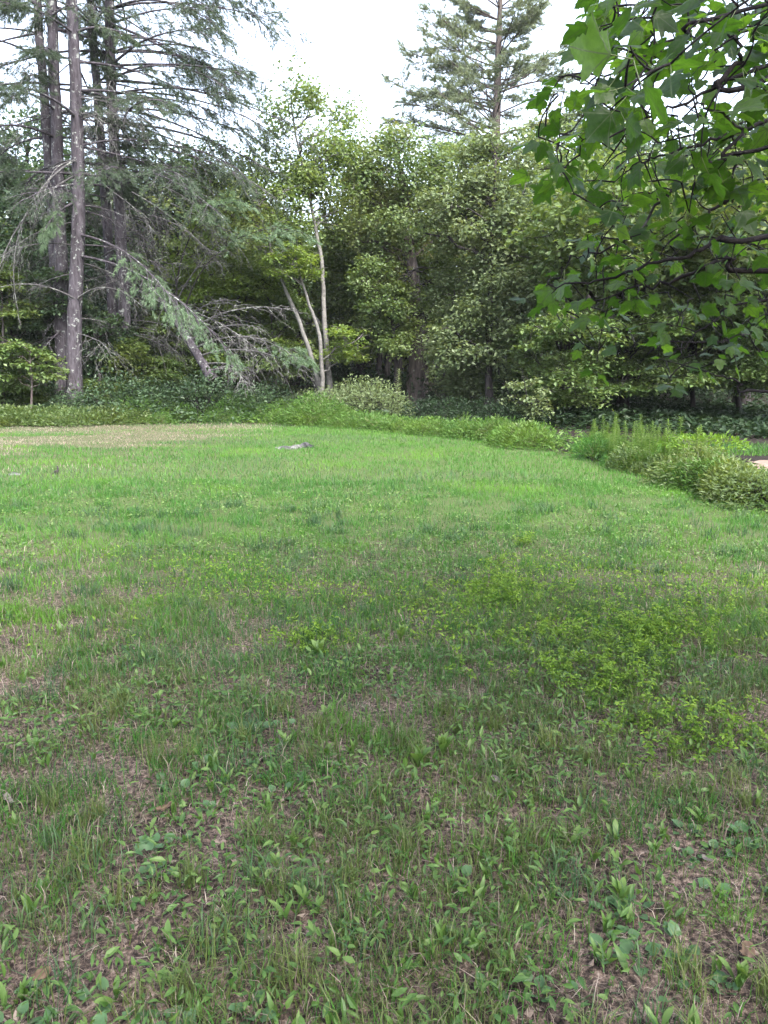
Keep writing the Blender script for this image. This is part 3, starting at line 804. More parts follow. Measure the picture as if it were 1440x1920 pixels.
# ------------------------------------------------------------------ the wood behind: copies of four trees
def wood():
    protos = []
    for k, (mat, h) in enumerate((('dark', 10.5), ('mid', 11.5), ('shade', 9.5), ('olive', 11.0))):
        b = np.array([0, 0, 0.])
        p = tree('woodland_tree', 'slender tree deep in the shaded wood behind the front row', 'tree',
                 [b, b + [.1, 0, h * .4], b + [0, .1, h * .85]], .17,
                 [((0, 0, h * .66), (2.4, 2.4, h * .34), 60), ((0, 0, h * .28), (2.2, 2.2, h * .2), 26)], .2, M[mat], M['dark_bark'], 200 + k,
                 group='trees deep in the wood', clump=.95, nleaf=40, tilt=.6)
        protos.append(p)
    rng = np.random.default_rng(9)
    used = [False] * 4
    spots = []
    for D in (39, 44, 50, 57):
        half = D * .62
        for x in np.arange(-half, half, 3.1):
            spots.append((x + rng.uniform(-1, 1), D + rng.uniform(-1.6, 1.6)))
    for x, D in spots:
        u = 720 + FPX * x / D
        k = int(rng.integers(0, 4))
        # the skyline: lower in the middle, where the sky dips between the trees
        lim = np.interp(u, [-100, 200, 420, 560, 660, 760, 900, 1100, 1500], [330, 300, 360, 400, 345, 330, 310, 250, 200])
        top = at(u, lim, D)[2] - float(height(x, D))
        h = (10.5, 11.5, 9.5, 11.0)[k]
        s = min(max(top / h * rng.uniform(.82, 1.0), .5), 1.5)
        loc = (x, D, float(height(x, D)) - .1)
        if not used[k]:
            protos[k].location = loc; protos[k].scale = (s, s, s); used[k] = True
        else:
            copy_tree(protos[k], loc, rng.uniform(0, 6.28), s)
wood()

# ------------------------------------------------------------------ bushes and weeds along the lawn edge
def shrub(name, label, cat, mat, seed, w=1.0, h=1.0, n=900, leaf=.075, asp=.5, group=None, stems=14, upright=False, tilt=.5, loc=(0, 0, 0)):
    rng = np.random.default_rng(seed)
    root = thing(name, label, cat, loc, group)
    mb = MB()
    a = rng.normal(size=(stems, 3)) * .12 * w; a[:, 2] = -.03
    ang = rng.uniform(0, 2 * PI, stems); rr = w * (.25 + .75 * rng.random(stems)) * .8
    b = np.stack([np.cos(ang) * rr, np.sin(ang) * rr, h * (.6 + .4 * rng.random(stems)) * (1 - .35 * (rr / w) ** 2)], -1)
    c = (a + b) / 2; c[:, 2] += .25 * h
    P = bez(a, c, b, 6)
    tubes(mb, P, np.full((stems, 1), .009) * np.linspace(1, .4, 6)[None], 4)
    mb.build('stem', M['twig'] if not upright else M['stem'], root, (0, 0, 0))
    lm = MB()
    d = sphere(n, rng); d[:, 2] = abs(d[:, 2])
    q = d * (.55 + .45 * rng.random(n) ** .5)[:, None] * np.array([w, w, h])
    bump = .8 + .4 * noise(ang[0] * 9 + q[:, 0] * 2.2 / w + 5, q[:, 1] * 2.2 / w + 9 + q[:, 2])
    q *= bump[:, None]
    q[:, 2] = np.maximum(q[:, 2], .03)
    D = d + rng.normal(size=(n, 3)) * .7; D[:, 2] = D[:, 2] * .6 + (.3 if upright else -.15)
    N = nrm(np.array([0, 0, .8]) + d * .5 + rng.normal(size=(n, 3)) * tilt)
    L = leaf * (.6 + .8 * rng.random(n))
    rn = np.clip(.6 * noise(q[:, 0] * 3 + 3, q[:, 1] * 3 + q[:, 2] * 3) + .4 * rng.random(n), 0, 1)
    leaves(lm, q, D, N, L, L * asp, rn, .2)
    lm.build('foliage', mat, root, (0, 0, 0), smooth=False)
    return root

def place(o, u, D, rz, s, label=None, first=False):
    p = at(u, 800, D); z = float(height(p[0], p[1]))
    if first:
        o.location = (p[0], p[1], z); o.rotation_euler = (0, 0, rz); o.scale = (s,) * 3 if np.isscalar(s) else s
        return o
    return copy_tree(o, (p[0], p[1], z), rz, s, label)

def edge_plants():
    rng = np.random.default_rng(31)
    A = shrub('leafy_shrub', 'rounded dark green bush in the row along the back of the lawn', 'bush', M['dark'], 301, 1.0, 1.0, 1500, .085, .55, 'dark bushes along the back of the lawn')
    B = shrub('leafy_shrub', 'mid green weedy bush at the back edge of the lawn', 'bush', M['herb'], 302, .8, .62, 1300, .085, .26, 'weedy bushes along the back of the lawn', 18, True)
    Cc = shrub('fern_mound', 'low spreading fern-like mound at the foot of the pines', 'fern', M['mid'], 303, .9, .42, 1500, .08, .4, 'low fern mounds below the pines', 14, True, .35)
    E = shrub('twiggy_shrub', 'grey-green twiggy bush left of the brown oak', 'bush', M['pale'], 304, 1.0, 1.1, 1300, .075, .5, 'grey-green bushes by the oak', 22)
    F = shrub('leafy_shrub', 'bush darkened in colour for the shade under the trees of the wood', 'bush', M['deep'], 305, 1.3, 1.2, 1100, .11, .55, 'shaded bushes inside the wood')
    G = shrub('herb_clump', 'bright yellow-green clump of lawn-edge weeds', 'weed', M['herb'], 306, .6, .36, 900, .07, .28, 'bright weed clumps along the lawn edge', 16, True)
    used = set()
    def put(o, u, D, s):
        place(o, u, D, rng.uniform(0, 6.28), s, first=o.name not in used); used.add(o.name)
    for u in np.arange(-120, 560, 30):
        put(A, u + rng.uniform(-12, 12), rng.uniform(23.2, 25.0), rng.uniform(.6, 1.3) * (1.1 if 200 < u < 420 else .9))
    for u in np.arange(260, 720, 22):
        put(B, u + rng.uniform(-10, 10), edge_pt(u)[1] + rng.uniform(.4, 1.8), rng.uniform(.55, 1.45))
    for u in np.arange(-60, 250, 19):
        put(Cc, u + rng.uniform(-8, 8), edge_pt(u)[1] + rng.uniform(.3, 1.2), rng.uniform(.6, 1.3))
    for u, D, s in [(640, 24.5, .95), (670, 24.2, 1.1), (700, 23.8, 1.15), (725, 23.4, .95), (612, 25.2, .9), (575, 25.4, .9), (690, 25.8, 1.3), (655, 26, 1.2)]:
        put(E, u, D, s)
    for u in np.arange(540, 1010, 15):
        put(G, u + rng.uniform(-8, 8), edge_pt(u)[1] + rng.uniform(.2, 1.5), rng.uniform(.6, 1.4))
    for k in range(46):
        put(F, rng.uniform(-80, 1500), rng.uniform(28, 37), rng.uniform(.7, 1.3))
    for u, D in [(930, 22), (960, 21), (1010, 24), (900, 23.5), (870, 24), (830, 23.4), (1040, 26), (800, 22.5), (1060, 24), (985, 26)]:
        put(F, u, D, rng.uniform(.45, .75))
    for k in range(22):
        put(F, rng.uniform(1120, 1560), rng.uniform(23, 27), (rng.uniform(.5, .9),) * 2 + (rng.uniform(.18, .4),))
edge_plants()

def stalk(seed, h, n, L, asp, mat, label, name, group, cat='weed', fanw=1.0, up=.35):
    rng = np.random.default_rng(seed)
    root = thing(name, label, cat, (0, 0, 0), group)
    top = np.array([rng.normal() * .06, rng.normal() * .06, h])
    P = bez(np.zeros((1, 3)), np.array([[0, 0, h * .55]]), top[None], 8)[0]
    mb = MB(); tubes(mb, P, .006 * np.linspace(1, .4, 8), 4)
    mb.build('stem', M['stem'], root)
    f = np.linspace(.12, 1, n); i = f * 7; i0 = np.minimum(i.astype(int), 6)
    p = P[i0] + (P[i0 + 1] - P[i0]) * (i - i0)[:, None]
    a = np.arange(n) * 2.4 + rng.normal(size=n) * .3
    up_ = up + 1.1 * np.clip(f - .7, 0, 1) * 2
    D = np.stack([np.cos(a), np.sin(a), up_], -1)
    N = np.stack([-np.cos(a) * .4, -np.sin(a) * .4, np.ones(n)], -1)
    ll = L * (1 - .55 * np.clip(f - .55, 0, 1) * 2) * (.8 + .4 * rng.random(n)) * fanw
    lm = MB(); leaves(lm, p, D, N, ll, ll * asp, np.clip(.25 + .6 * f + .2 * rng.normal(size=n), 0, 1), .15, 0, .4, .22)
    lm.build('foliage', mat, root, smooth=False)
    return root

def weed_bank():
    """the bank of goldenrod-like weeds that borders the lawn on the right"""
    rng = np.random.default_rng(41)
    g = 'leafy weed stalks on the bank'
    lab = 'upright leafy weed stalk in the pale green bank bordering the lawn'
    st = [stalk(401, .95, 84, .14, .22, M['herb'], lab, 'weed_stalk', g), stalk(402, .8, 70, .135, .22, M['herb'], lab, 'weed_stalk', g),
          stalk(403, .7, 70, .12, .2, M['herb'], lab, 'weed_stalk', g)]
    used = set()
    def put(o, x, y, s, label=None):
        z = float(height(x, y))
        if o.name not in used:
            used.add(o.name); o.location = (x, y, z); o.scale = (s,) * 3
            return o
        return copy_tree(o, (x, y, z), rng.uniform(0, 6.28), s, label)
    for k in range(190):
        u = rng.uniform(880, 1310)
        if 1015 < u < 1100: continue
        e = edge_pt(u)
        y = e[1] + .35 + abs(rng.normal()) * 1.5
        x = e[0] * y / e[1] + .1 if u > 1100 else e[0]
        put(st[int(rng.integers(0, 3))], x + rng.normal() * .12, y, rng.uniform(.35, .85) * (.7 if u < 1080 else 1))
    for u, v, D, lab2 in [(1120, 800, 15.5, 'tallest dark-tipped weed stalk left of the middle of the bank'), (1152, 790, 15.8, 'tall weed stalk, highest tip over the dark hollow'),
                    (1173, 802, 15.6, 'tall weed stalk hard right of the highest tip'), (1214, 815, 15, 'lone short weed plume before the brown hollow'),
                    (1253, 808, 15, 'broad feathery weed plume standing alone above the bank'), (1288, 832, 14, 'slim stalk between the feathery plume and the round bush')]:
        p = at(u, v, D); hgt = p[2] - float(height(p[0], D))
        o = copy_tree(st[k % 3], (p[0], D, float(height(p[0], D))), rng.uniform(0, 6.28), hgt / (.95, .8, .7)[k % 3], lab2)
        del o['group']
        k += 1
    # leafy body of the bank
    b1 = shrub('herb_clump', 'pale yellow-green weed clump forming the body of the bank', 'weed', M['herb'], 410, .55, .5, 1700, .09, .24, 'weed clumps forming the bank', 20, True, .6)
    bm_ = shrub('herb_clump', 'darker broad-leaved weed clump growing in the bank', 'weed', M['mid'], 415, .5, .5, 1100, .085, .42, 'darker weed clumps in the bank', 16, True, .5)
    bg_ = shrub('grass_clump', 'clump of long arching grass leaves in the bank', 'weed', M['grass'], 416, .45, .5, 900, .2, .06, 'arching grass clumps in the bank', 10, True, .6)
    b2 = shrub('round_bush', 'dense round dark-based bush at the right end of the bank', 'bush', M['mid'], 411, .75, .52, 3000, .07, .3, None, 24, False, .5)
    used.clear()
    for k in range(90):
        u = rng.uniform(930, 1400)
        if 1015 < u < 1102: continue
        e = edge_pt(u); y = e[1] + .25 + rng.random() * 2.6 * float(np.interp(u, [1000, 1080, 1280, 1340], [.6, 1.15, 1.1, .25]))
        x = e[0] * y / e[1] if u > 1100 else e[0]
        put((b1, b1, bm_, bg_)[int(rng.integers(0, 4))], x + rng.normal() * .1, y, rng.uniform(.4, .85) * (.45 + .9 * float(noise(x * 1.3, y * 1.3))))
    b2.location = tuple(gp(1325, 912)[:2]) + (0,)
    b3 = copy_tree(b2, tuple(gp(1425, 955)[:2] + np.array([.15, .3])) + (0,), 2., .8, 'broad-leaved bush cut by the right picture edge below the path')
    b4 = copy_tree(b2, tuple(gp(1270, 893)[:2] + np.array([.1, .2])) + (0,), 4., .72, 'smaller dark-based bush left of the dense round bush')
    t = shrub('yellow_weed', 'yellow-green flat-topped weed crowning the dense round bush', 'weed', M['weed_yellow'], 412, .6, .2, 700, .07, .35, None, 14, True, .3)
    p = gp(1330, 896); t.location = (p[0], p[1] + .25, .42)
    # sapling with pale leaves in front of the dark hollow
    tree('sapling', 'small cream-leaved sapling standing against the dark hollow', 'tree', [gz(990, 20.5), at(992, 780, 20.5), at(985, 730, 20.5), at(978, 690, 20.5)], .025,
         [ell(985, 735, 20.5, 40, 40, 22), ell(1005, 765, 20.3, 36, 14, 10)], .10, M['pale'], M['twig'], 420, clump=.26, nleaf=15, lay=True, flat=.35, tilt=.4, twigs=2)
    for u, v, lab2 in [(714, 715, 'pale shrub tip, taller left one before the dark stems'), (745, 700, 'reddish-tipped pale shrub in front of the oak foot')]:
        p = at(u, v, 24)
        o = stalk(430 + u, p[2] + .1, 60, .2, .3, M['pale'], lab2, 'tall_shrub', None, 'bush', 1.0, .5)
        o.location = (p[0], 24, float(height(p[0], 24)))
weed_bank()

# undergrowth on the forest floor near the edge, and along the bank: nobody could count these
def undergrowth():
    rng = np.random.default_rng(51)
    mb = MB()
    n = 15000
    u = rng.uniform(-200, 1640, n); e = np.array([np.interp(u, [-500, 0, 200, 400, 560, 700, 850, 1000, 1080, 1180, 1300, 1440, 1640], EDGE[:, k]) for k in (0, 1)]).T
    y = e[:, 1] + .15 + abs(rng.normal(size=n)) * 2.2
    x = e[:, 0] * y / e[:, 1]
    z = height(x, y) + .25 * rng.random(n) * np.clip((y - e[:, 1]) * 1.5, .15, 1)
    # keep the brown hollow and the dirt path bare
    keep = ~(((x > 4.2) & (y > 17.5) & (y < 27) & (rng.random(n) < .75)) | ((x > 5.4) & (y > 11) & (y < 15.5)))
    P = np.stack([x, y, z], -1)[keep]; n = len(P)
    D = rng.normal(size=(n, 3)); D[:, 2] = abs(D[:, 2]) * .5
    N = nrm(np.array([0, 0, 1.]) + rng.normal(size=(n, 3)) * .5)
    L = .09 * (.5 + rng.random(n))
    leaves(mb, P, D, N, L, L * .4, rng.random(n), .2)
    tag(mb.build('undergrowth', M['herb'], smooth=False), 'low leafy undergrowth along the edge of the wood', kind='stuff')
    mb = MB(); n = 26000
    x = rng.uniform(-24, 24, n); y = rng.uniform(21, 44, n)
    k = y > edge_y(x) + 1.2; x, y = x[k], y[k]
    k = ~((x > 4.0) & (x < 7) & (y < 21) & (rng.random(len(x)) < .7)); x, y = x[k], y[k]
    x2 = rng.uniform(4.6, 17, 26000); y2 = rng.uniform(15.6, 29, 26000); k = (y2 > 24 - x2 * .75) & (y2 > 16.6)
    x, y = np.append(x, x2[k]), np.append(y, y2[k]); n = len(x)
    P = np.stack([x, y, height(x, y) + .3 * rng.random(n) * fbm(x * .4, y * .4) * 2], -1)
    D = rng.normal(size=(n, 3)); D[:, 2] *= .3
    N = nrm(np.array([0, 0, 1.]) + rng.normal(size=(n, 3)) * .4)
    L = .16 * (.5 + rng.random(n))
    leaves(mb, P, D, N, L, L * .55, rng.random(n), .2)
    tag(mb.build('ground_cover', M['deep'], smooth=False), 'leafy ground cover of the wood, darkened in colour to stand for shade', kind='stuff')
undergrowth()

# ------------------------------------------------------------------ lawn
def blades(mb, x, y, h, w, lean, rng, rnd, segs=2, m=0, z0=None):
    n = len(x)
    z = height(x, y) - .006 if z0 is None else z0
    P = np.stack([x, y, z], -1)
    a = rng.uniform(0, 2 * PI, n)
    dirv = np.stack([np.cos(a), np.sin(a), np.zeros(n)], -1)
    b = a + PI / 2 + rng.normal(size=n) * .5
    s = np.stack([np.cos(b), np.sin(b), np.zeros(n)], -1) * (w * .5)[:, None]
    up = np.array([0, 0, 1.])
    tip = P + dirv * (h * lean)[:, None] + up * (h * np.sqrt(np.clip(1 - lean ** 2, .05, 1)))[:, None]
    if segs == 1:
        V = np.stack([P - s, P + s, tip], 1).reshape(-1, 3)
        mb.add(V, np.arange(n * 3).reshape(-1, 3), None, np.repeat(rnd, 3), m)
        return
    midp = P + dirv * (h * lean * .28)[:, None] + up * (h * .62)[:, None] * (1 - .25 * lean)[:, None]
    V = np.stack([P - s, P + s, midp + s * .8, midp - s * .8, tip], 1).reshape(-1, 3)
    i = np.arange(n)[:, None] * 5
    mb.add(V, i + [3, 2, 4], i + [0, 1, 2, 3], np.repeat(rnd, 5), m)

def scatter(n, d0, d1, rng, p=1.0, margin=1.15):
    """points on the lawn between distances d0 and d1 across the view (and a step to each side)"""
    t = rng.random(n)
    y = (d0 ** (2 * p) + t * (d1 ** (2 * p) - d0 ** (2 * p))) ** (1 / (2 * p))
    half = y * .56 * margin + .9
    x = rng.uniform(-1, 1, n) * half
    k = y < edge_y(x) + .25
    return x[k], y[k]

def greenness(x, y):
    """how much living grass stands at a place: worn and littered near the camera, thick beyond, thin at the far left"""
    g = fbm(x * 1.5 + 3, y * 1.5) * .45 + fbm(x * 4.1, y * 4.1 + 5) * .55
    thr = np.interp(y, [1.2, 2.5, 4, 6, 8.5, 22], [.42, .41, .33, .17, .07, .04])
    thr = thr + .06 * sst(-.2, 1.6, x) * sst(3.2, 2.0, y)
    tan = sst(.0, 2.0, y - 11.6 + 1.6 * (fbm(x * .3, y * .5) - .5)) * sst(-2.2, -5.4, x) * np.maximum(sst(.46, .60, fbm(x * .35 + 4, y * .8)), .5 * sst(18, 20, y))
    return np.clip((g - thr) / .10, 0, 1) * (1 - .25 * tan), tan

def hue_at(x, y):
    return np.clip(fbm(x * .33 + 11, y * .33 + 2) * 1.3 - .15, 0, 1)

def lawn():
    rng = np.random.default_rng(61)
    mb = MB()
    # near: single fine blades, tone kept darker for the maple's shade
    x, y = scatter(215000, 1.25, 5.2, rng, .75)
    g, _ = greenness(x, y)
    cl = noise(x * 9, y * 9)                       # blades stand in small tufts
    k = rng.random(len(x)) < (.22 + .78 * g) * (.35 + .65 * sst(.3, .7, cl)); x, y, cl = x[k], y[k], cl[k]; n = len(x)
    h = (.03 + .085 * rng.random(n) ** 1.6) * (.7 + .6 * cl)
    kind = np.where(rng.random(n) < .12, 1, np.where(rng.random(n) < .25 + .5 * sst(.4, .65, fbm(x * 1.7 + 40, y * 1.7)), 3, 0))
    for mm in (0, 1, 3):
        q = kind == mm; c_ = int(q.sum())
        blades(mb, x[q], y[q], h[q], .0018 + .0024 * rng.random(c_), np.clip(.25 + .72 * rng.random(c_), 0, .97), rng, np.clip(.15 + .5 * rng.random(c_) + .2 * hue_at(x[q], y[q]), 0, 1), 2, mm)
    # middle
    x, y = scatter(128000, 4.4, 11, rng, .8)
    g, _ = greenness(x, y); cl = noise(x * 5, y * 5)
    k = rng.random(len(x)) < g * (.3 + .7 * sst(.3, .7, cl)); x, y, cl = x[k], y[k], cl[k]; n = len(x)
    h = (.04 + .05 * rng.random(n)) * (.75 + .5 * cl)
    blades(mb, x, y, h, .0035 + .003 * rng.random(n), np.clip(.2 + .6 * rng.random(n), 0, .95), rng, np.clip(.2 + .45 * rng.random(n) + .4 * hue_at(x, y), 0, 1))
    # far
    x, y = scatter(165000, 9.5, 23.5, rng, 1.0)
    g, tn = greenness(x, y)
    k = rng.random(len(x)) < .15 + .85 * g; x, y, tn = x[k], y[k], tn[k]; n = len(x)
    h = (.045 + .05 * rng.random(n)) * (.7 + .6 * fbm(x * .8, y * .8)) * (1 - .45 * tn)
    dry = rng.random(n) < tn * .75
    blue = ~dry & (rng.random(n) < .5 * sst(.50, .64, fbm(x * .22 + 17, y * .45 + 6)))
    for sel, mm in ((~dry & ~blue, 0), (dry, 1), (blue, 2)):
        blades(mb, x[sel], y[sel], h[sel], .008 + .006 * rng.random(sel.sum()), np.clip(.15 + .6 * rng.random(sel.sum()), 0, .95), rng,
               np.clip(.34 + .45 * rng.random(sel.sum()) + .4 * hue_at(x[sel], y[sel]), 0, 1), 1, mm)
    # strip of rough grass beyond the bank
    x = rng.uniform(5.0, 11, 9000); y = rng.uniform(13.2, 16.5, 9000); n = len(x)
    k = ~((y < 14.2) & (x > 5.6)); x, y = x[k], y[k]; n = len(x)
    blades(mb, x, y, .05 + .08 * rng.random(n), .009 + .006 * rng.random(n), .2 + .6 * rng.random(n), rng, rng.random(n), 1)
    tag(mb.build('grass', [M['grass'], M['straw'], M['grass_blue'], M['grass_olive']], smooth=False), 'rough mown lawn grass of the clearing', kind='stuff')
    # taller bluish tufts
    mb = MB()
    nt_ = 620
    cx, cy = scatter(nt_, 1.5, 9, rng, .7); nt_ = len(cx)
    m_ = rng.integers(14, 46, nt_); idx = np.repeat(np.arange(nt_), m_); n = len(idx)
    sp = .03 + .06 * rng.random(nt_)
    x = cx[idx] + rng.normal(size=n) * sp[idx]; y = cy[idx] + rng.normal(size=n) * sp[idx]
    hh = (.07 + .09 * rng.random(nt_))[idx] * (.5 + .6 * rng.random(n))
    blades(mb, x, y, hh, .002 + .0022 * rng.random(n) + .0004 * y, np.clip(.25 + .65 * rng.random(n), 0, .95), rng, np.clip(.5 * rng.random(nt_)[idx] + .5 * rng.random(n), 0, 1))
    cx, cy = scatter(150, 1.5, 3.6, rng, .6, 1.); nt_ = len(cx)
    m_ = rng.integers(18, 60, nt_); idx = np.repeat(np.arange(nt_), m_); n = len(idx); sp = .012 + .03 * rng.random(nt_)
    x = cx[idx] + rng.normal(size=n) * sp[idx]; y = cy[idx] + rng.normal(size=n) * sp[idx]
    hh = (.07 + .10 * rng.random(nt_))[idx] * (.5 + .6 * rng.random(n))
    blades(mb, x, y, hh, .0022 + .0022 * rng.random(n), np.clip(.2 + .7 * rng.random(n), 0, .95), rng, np.clip(.5 * rng.random(nt_)[idx] + .5 * rng.random(n), 0, 1), 2, 1)
    tag(mb.build('tall_grass', [M['grass_blue'], M['grass_olive']], smooth=False), 'longer bluish grass tufts left standing in the lawn', kind='stuff')
    # dry straw, pine needles and clippings lying on the soil
    mb = MB()
    x, y = scatter(60000, 1.25, 6.0, rng, .65)
    g, _ = greenness(x, y); k = rng.random(len(x)) < (1 - .65 * g); x, y = x[k], y[k]; n = len(x)
    z = height(x, y) + .002 + .018 * rng.random(n) ** 2
    a = rng.uniform(0, 2 * PI, n); L = .015 + .05 * rng.random(n) ** 1.5; w = .00028 + .0005 * rng.random(n) ** 2
    d = np.stack([np.cos(a), np.sin(a), rng.normal(size=n) * .12], -1); s = np.stack([-np.sin(a), np.cos(a), 0 * a], -1) * w[:, None]
    P = np.stack([x, y, z], -1); c = P + s * (L / w)[:, None] * .12 * rng.normal(size=(n, 1)) + [0, 0, .006]
    A, B = P - d * L[:, None] * .5, P + d * L[:, None] * .5
    V = np.stack([A - s, A + s, c + s, c - s, B + s * .6, B - s * .6], 1).reshape(-1, 3)
    i = np.arange(n)[:, None] * 6
    mb.add(V, None, np.concatenate([i + [0, 1, 2, 3], i + [3, 2, 4, 5]]), np.repeat(rng.random(n), 6))
    # flakes of dead leaf and bark among the straw
    x, y = scatter(9000, 1.25, 5.5, rng, .6)
    g, _ = greenness(x, y); k = rng.random(len(x)) < (1.05 - .9 * g); x, y = x[k], y[k]; n = len(x)
    P = np.stack([x, y, height(x, y) + .003 + .01 * rng.random(n)], -1)
    D = rng.normal(size=(n, 3)); D[:, 2] *= .25
    N = nrm(np.array([0, 0, 1.]) + rng.normal(size=(n, 3)) * .4); L = .008 + .022 * rng.random(n) ** 2
    leaves(mb, P, D, N, L, L * (.4 + .5 * rng.random(n)), .15 + .55 * rng.random(n), .3 * rng.normal())
    # standing dead blades
    x, y = scatter(16000, 1.25, 7, rng, .7); n = len(x)
    blades(mb, x, y, .03 + .05 * rng.random(n), .0014 + .001 * rng.random(n) + .0003 * y, np.clip(.4 + .55 * rng.random(n), 0, .95), rng, .2 + .8 * rng.random(n))
    tag(mb.build('dry_grass', M['straw'], smooth=False), 'dry straw and pine needles littering the bare soil', kind='stuff')
    # small broad leaves mixed through the sward
    mb = MB()
    x, y = scatter(150000, 1.3, 11, rng, .62)
    f = fbm(x * .9 + 20, y * .9 + 8) + .12 * noise(x * 6, y * 6)
    dens = sst(.44, .60, f) * np.interp(y, [1.3, 4, 8, 11], [.55, .85, .35, .08]) + .04 * (y < 7)
    k = rng.random(len(x)) < dens; x, y = x[k], y[k]; n = len(x)
    P = np.stack([x, y, height(x, y) + .012 + .045 * rng.random(n)], -1)
    D = rng.normal(size=(n, 3)); D[:, 2] = abs(D[:, 2]) * np.interp(y, [1.5, 5], [.9, .35]) + .1
    N = nrm(np.array([0, 0, 1.]) + rng.normal(size=(n, 3)) * .45)
    L = (.016 + .022 * rng.random(n)) * np.interp(y, [2, 10], [.9, 1.35])
    pick = noise(x * .8 + 31, y * .8) + .25 * rng.random(n) - .5 * sst(5, 7, y)
    nr = y < 4.2
    k = nr & (rng.random(n) < .62)
    leaves_full(mb, P[k], D[k], N[k], L[k] * rng.uniform(.8, 1.5, k.sum()), L[k] * rng.uniform(.3, .6, k.sum()), np.clip(rng.random(k.sum()) * .8, 0, 1), 0, .35)
    for q, (lo, hi) in enumerate(((-1, .62), (.62, 9))):
        s_ = (pick >= lo) & (pick < hi) & ~nr
        leaves(mb, P[s_], D[s_], N[s_], L[s_], L[s_] * (.28 + .25 * rng.random(s_.sum())), rng.random(s_.sum()), .15, q, .5)
    tag(mb.build('clover_cover', [M['weed_green'], M['weed_yellow']], smooth=False), 'tiny broad-leaved weeds mixed all through the lawn', kind='stuff')
lawn()

# ------------------------------------------------------------------ single weeds in the foreground
def leaf_mesh(name, L, W, mat, n=6, shape='lance', curve=.3, fold=.25, petiole=0., seed=0):
    """one leaf lying along +x, rising and curling over; n cross sections"""
    rng = np.random.default_rng(seed)
    t = np.linspace(0, 1, n)
    if shape == 'lance': wv = np.sin(PI * np.clip(t, 0, 1) ** .8) ** .8 * (1 - .15 * t)
    elif shape == 'spoon': wv = .12 + .88 * np.sin(PI * np.clip((t - .15) / .85, 0, 1) ** 1.2) ** .8
    else: wv = np.array([.55, 1.0, .95, .75, .42, 0.])[:n] if n == 6 else np.sin(PI * t)
    wv = wv * W * .5; wv[-1] = 0.0004
    x = petiole + t * L
    zc = L * (.9 * t * curve * 2 - 1.1 * curve * t ** 2.2)
    back = np.zeros(n)
    if shape == 'heart': back[0] = -.16 * L
    V = []
    for k in range(n):
        j = 1 + .05 * rng.normal()
        V += [(x[k] + back[k], wv[k] * j, zc[k] + wv[k] * fold), (x[k], 0, zc[k]), (x[k] + back[k], -wv[k] * j, zc[k] + wv[k] * fold)]
    Q = []
    for k in range(n - 1):
        a = k * 3
        Q += [(a, a + 1, a + 4, a + 3), (a + 1, a + 2, a + 5, a + 4)]
    mb = MB(); mb.add(V, None, Q, np.repeat(np.linspace(.3, .75, n) + rng.normal() * .1, 3))
    if petiole:
        P = bez(np.zeros((1, 3)), np.array([[petiole * .6, 0, -.1 * petiole]]), np.array([[petiole, 0, 0.]]), 4)
        tubes(mb, P, np.full((1, 4), .0009), 3)
    return mb.mesh(name, mat)

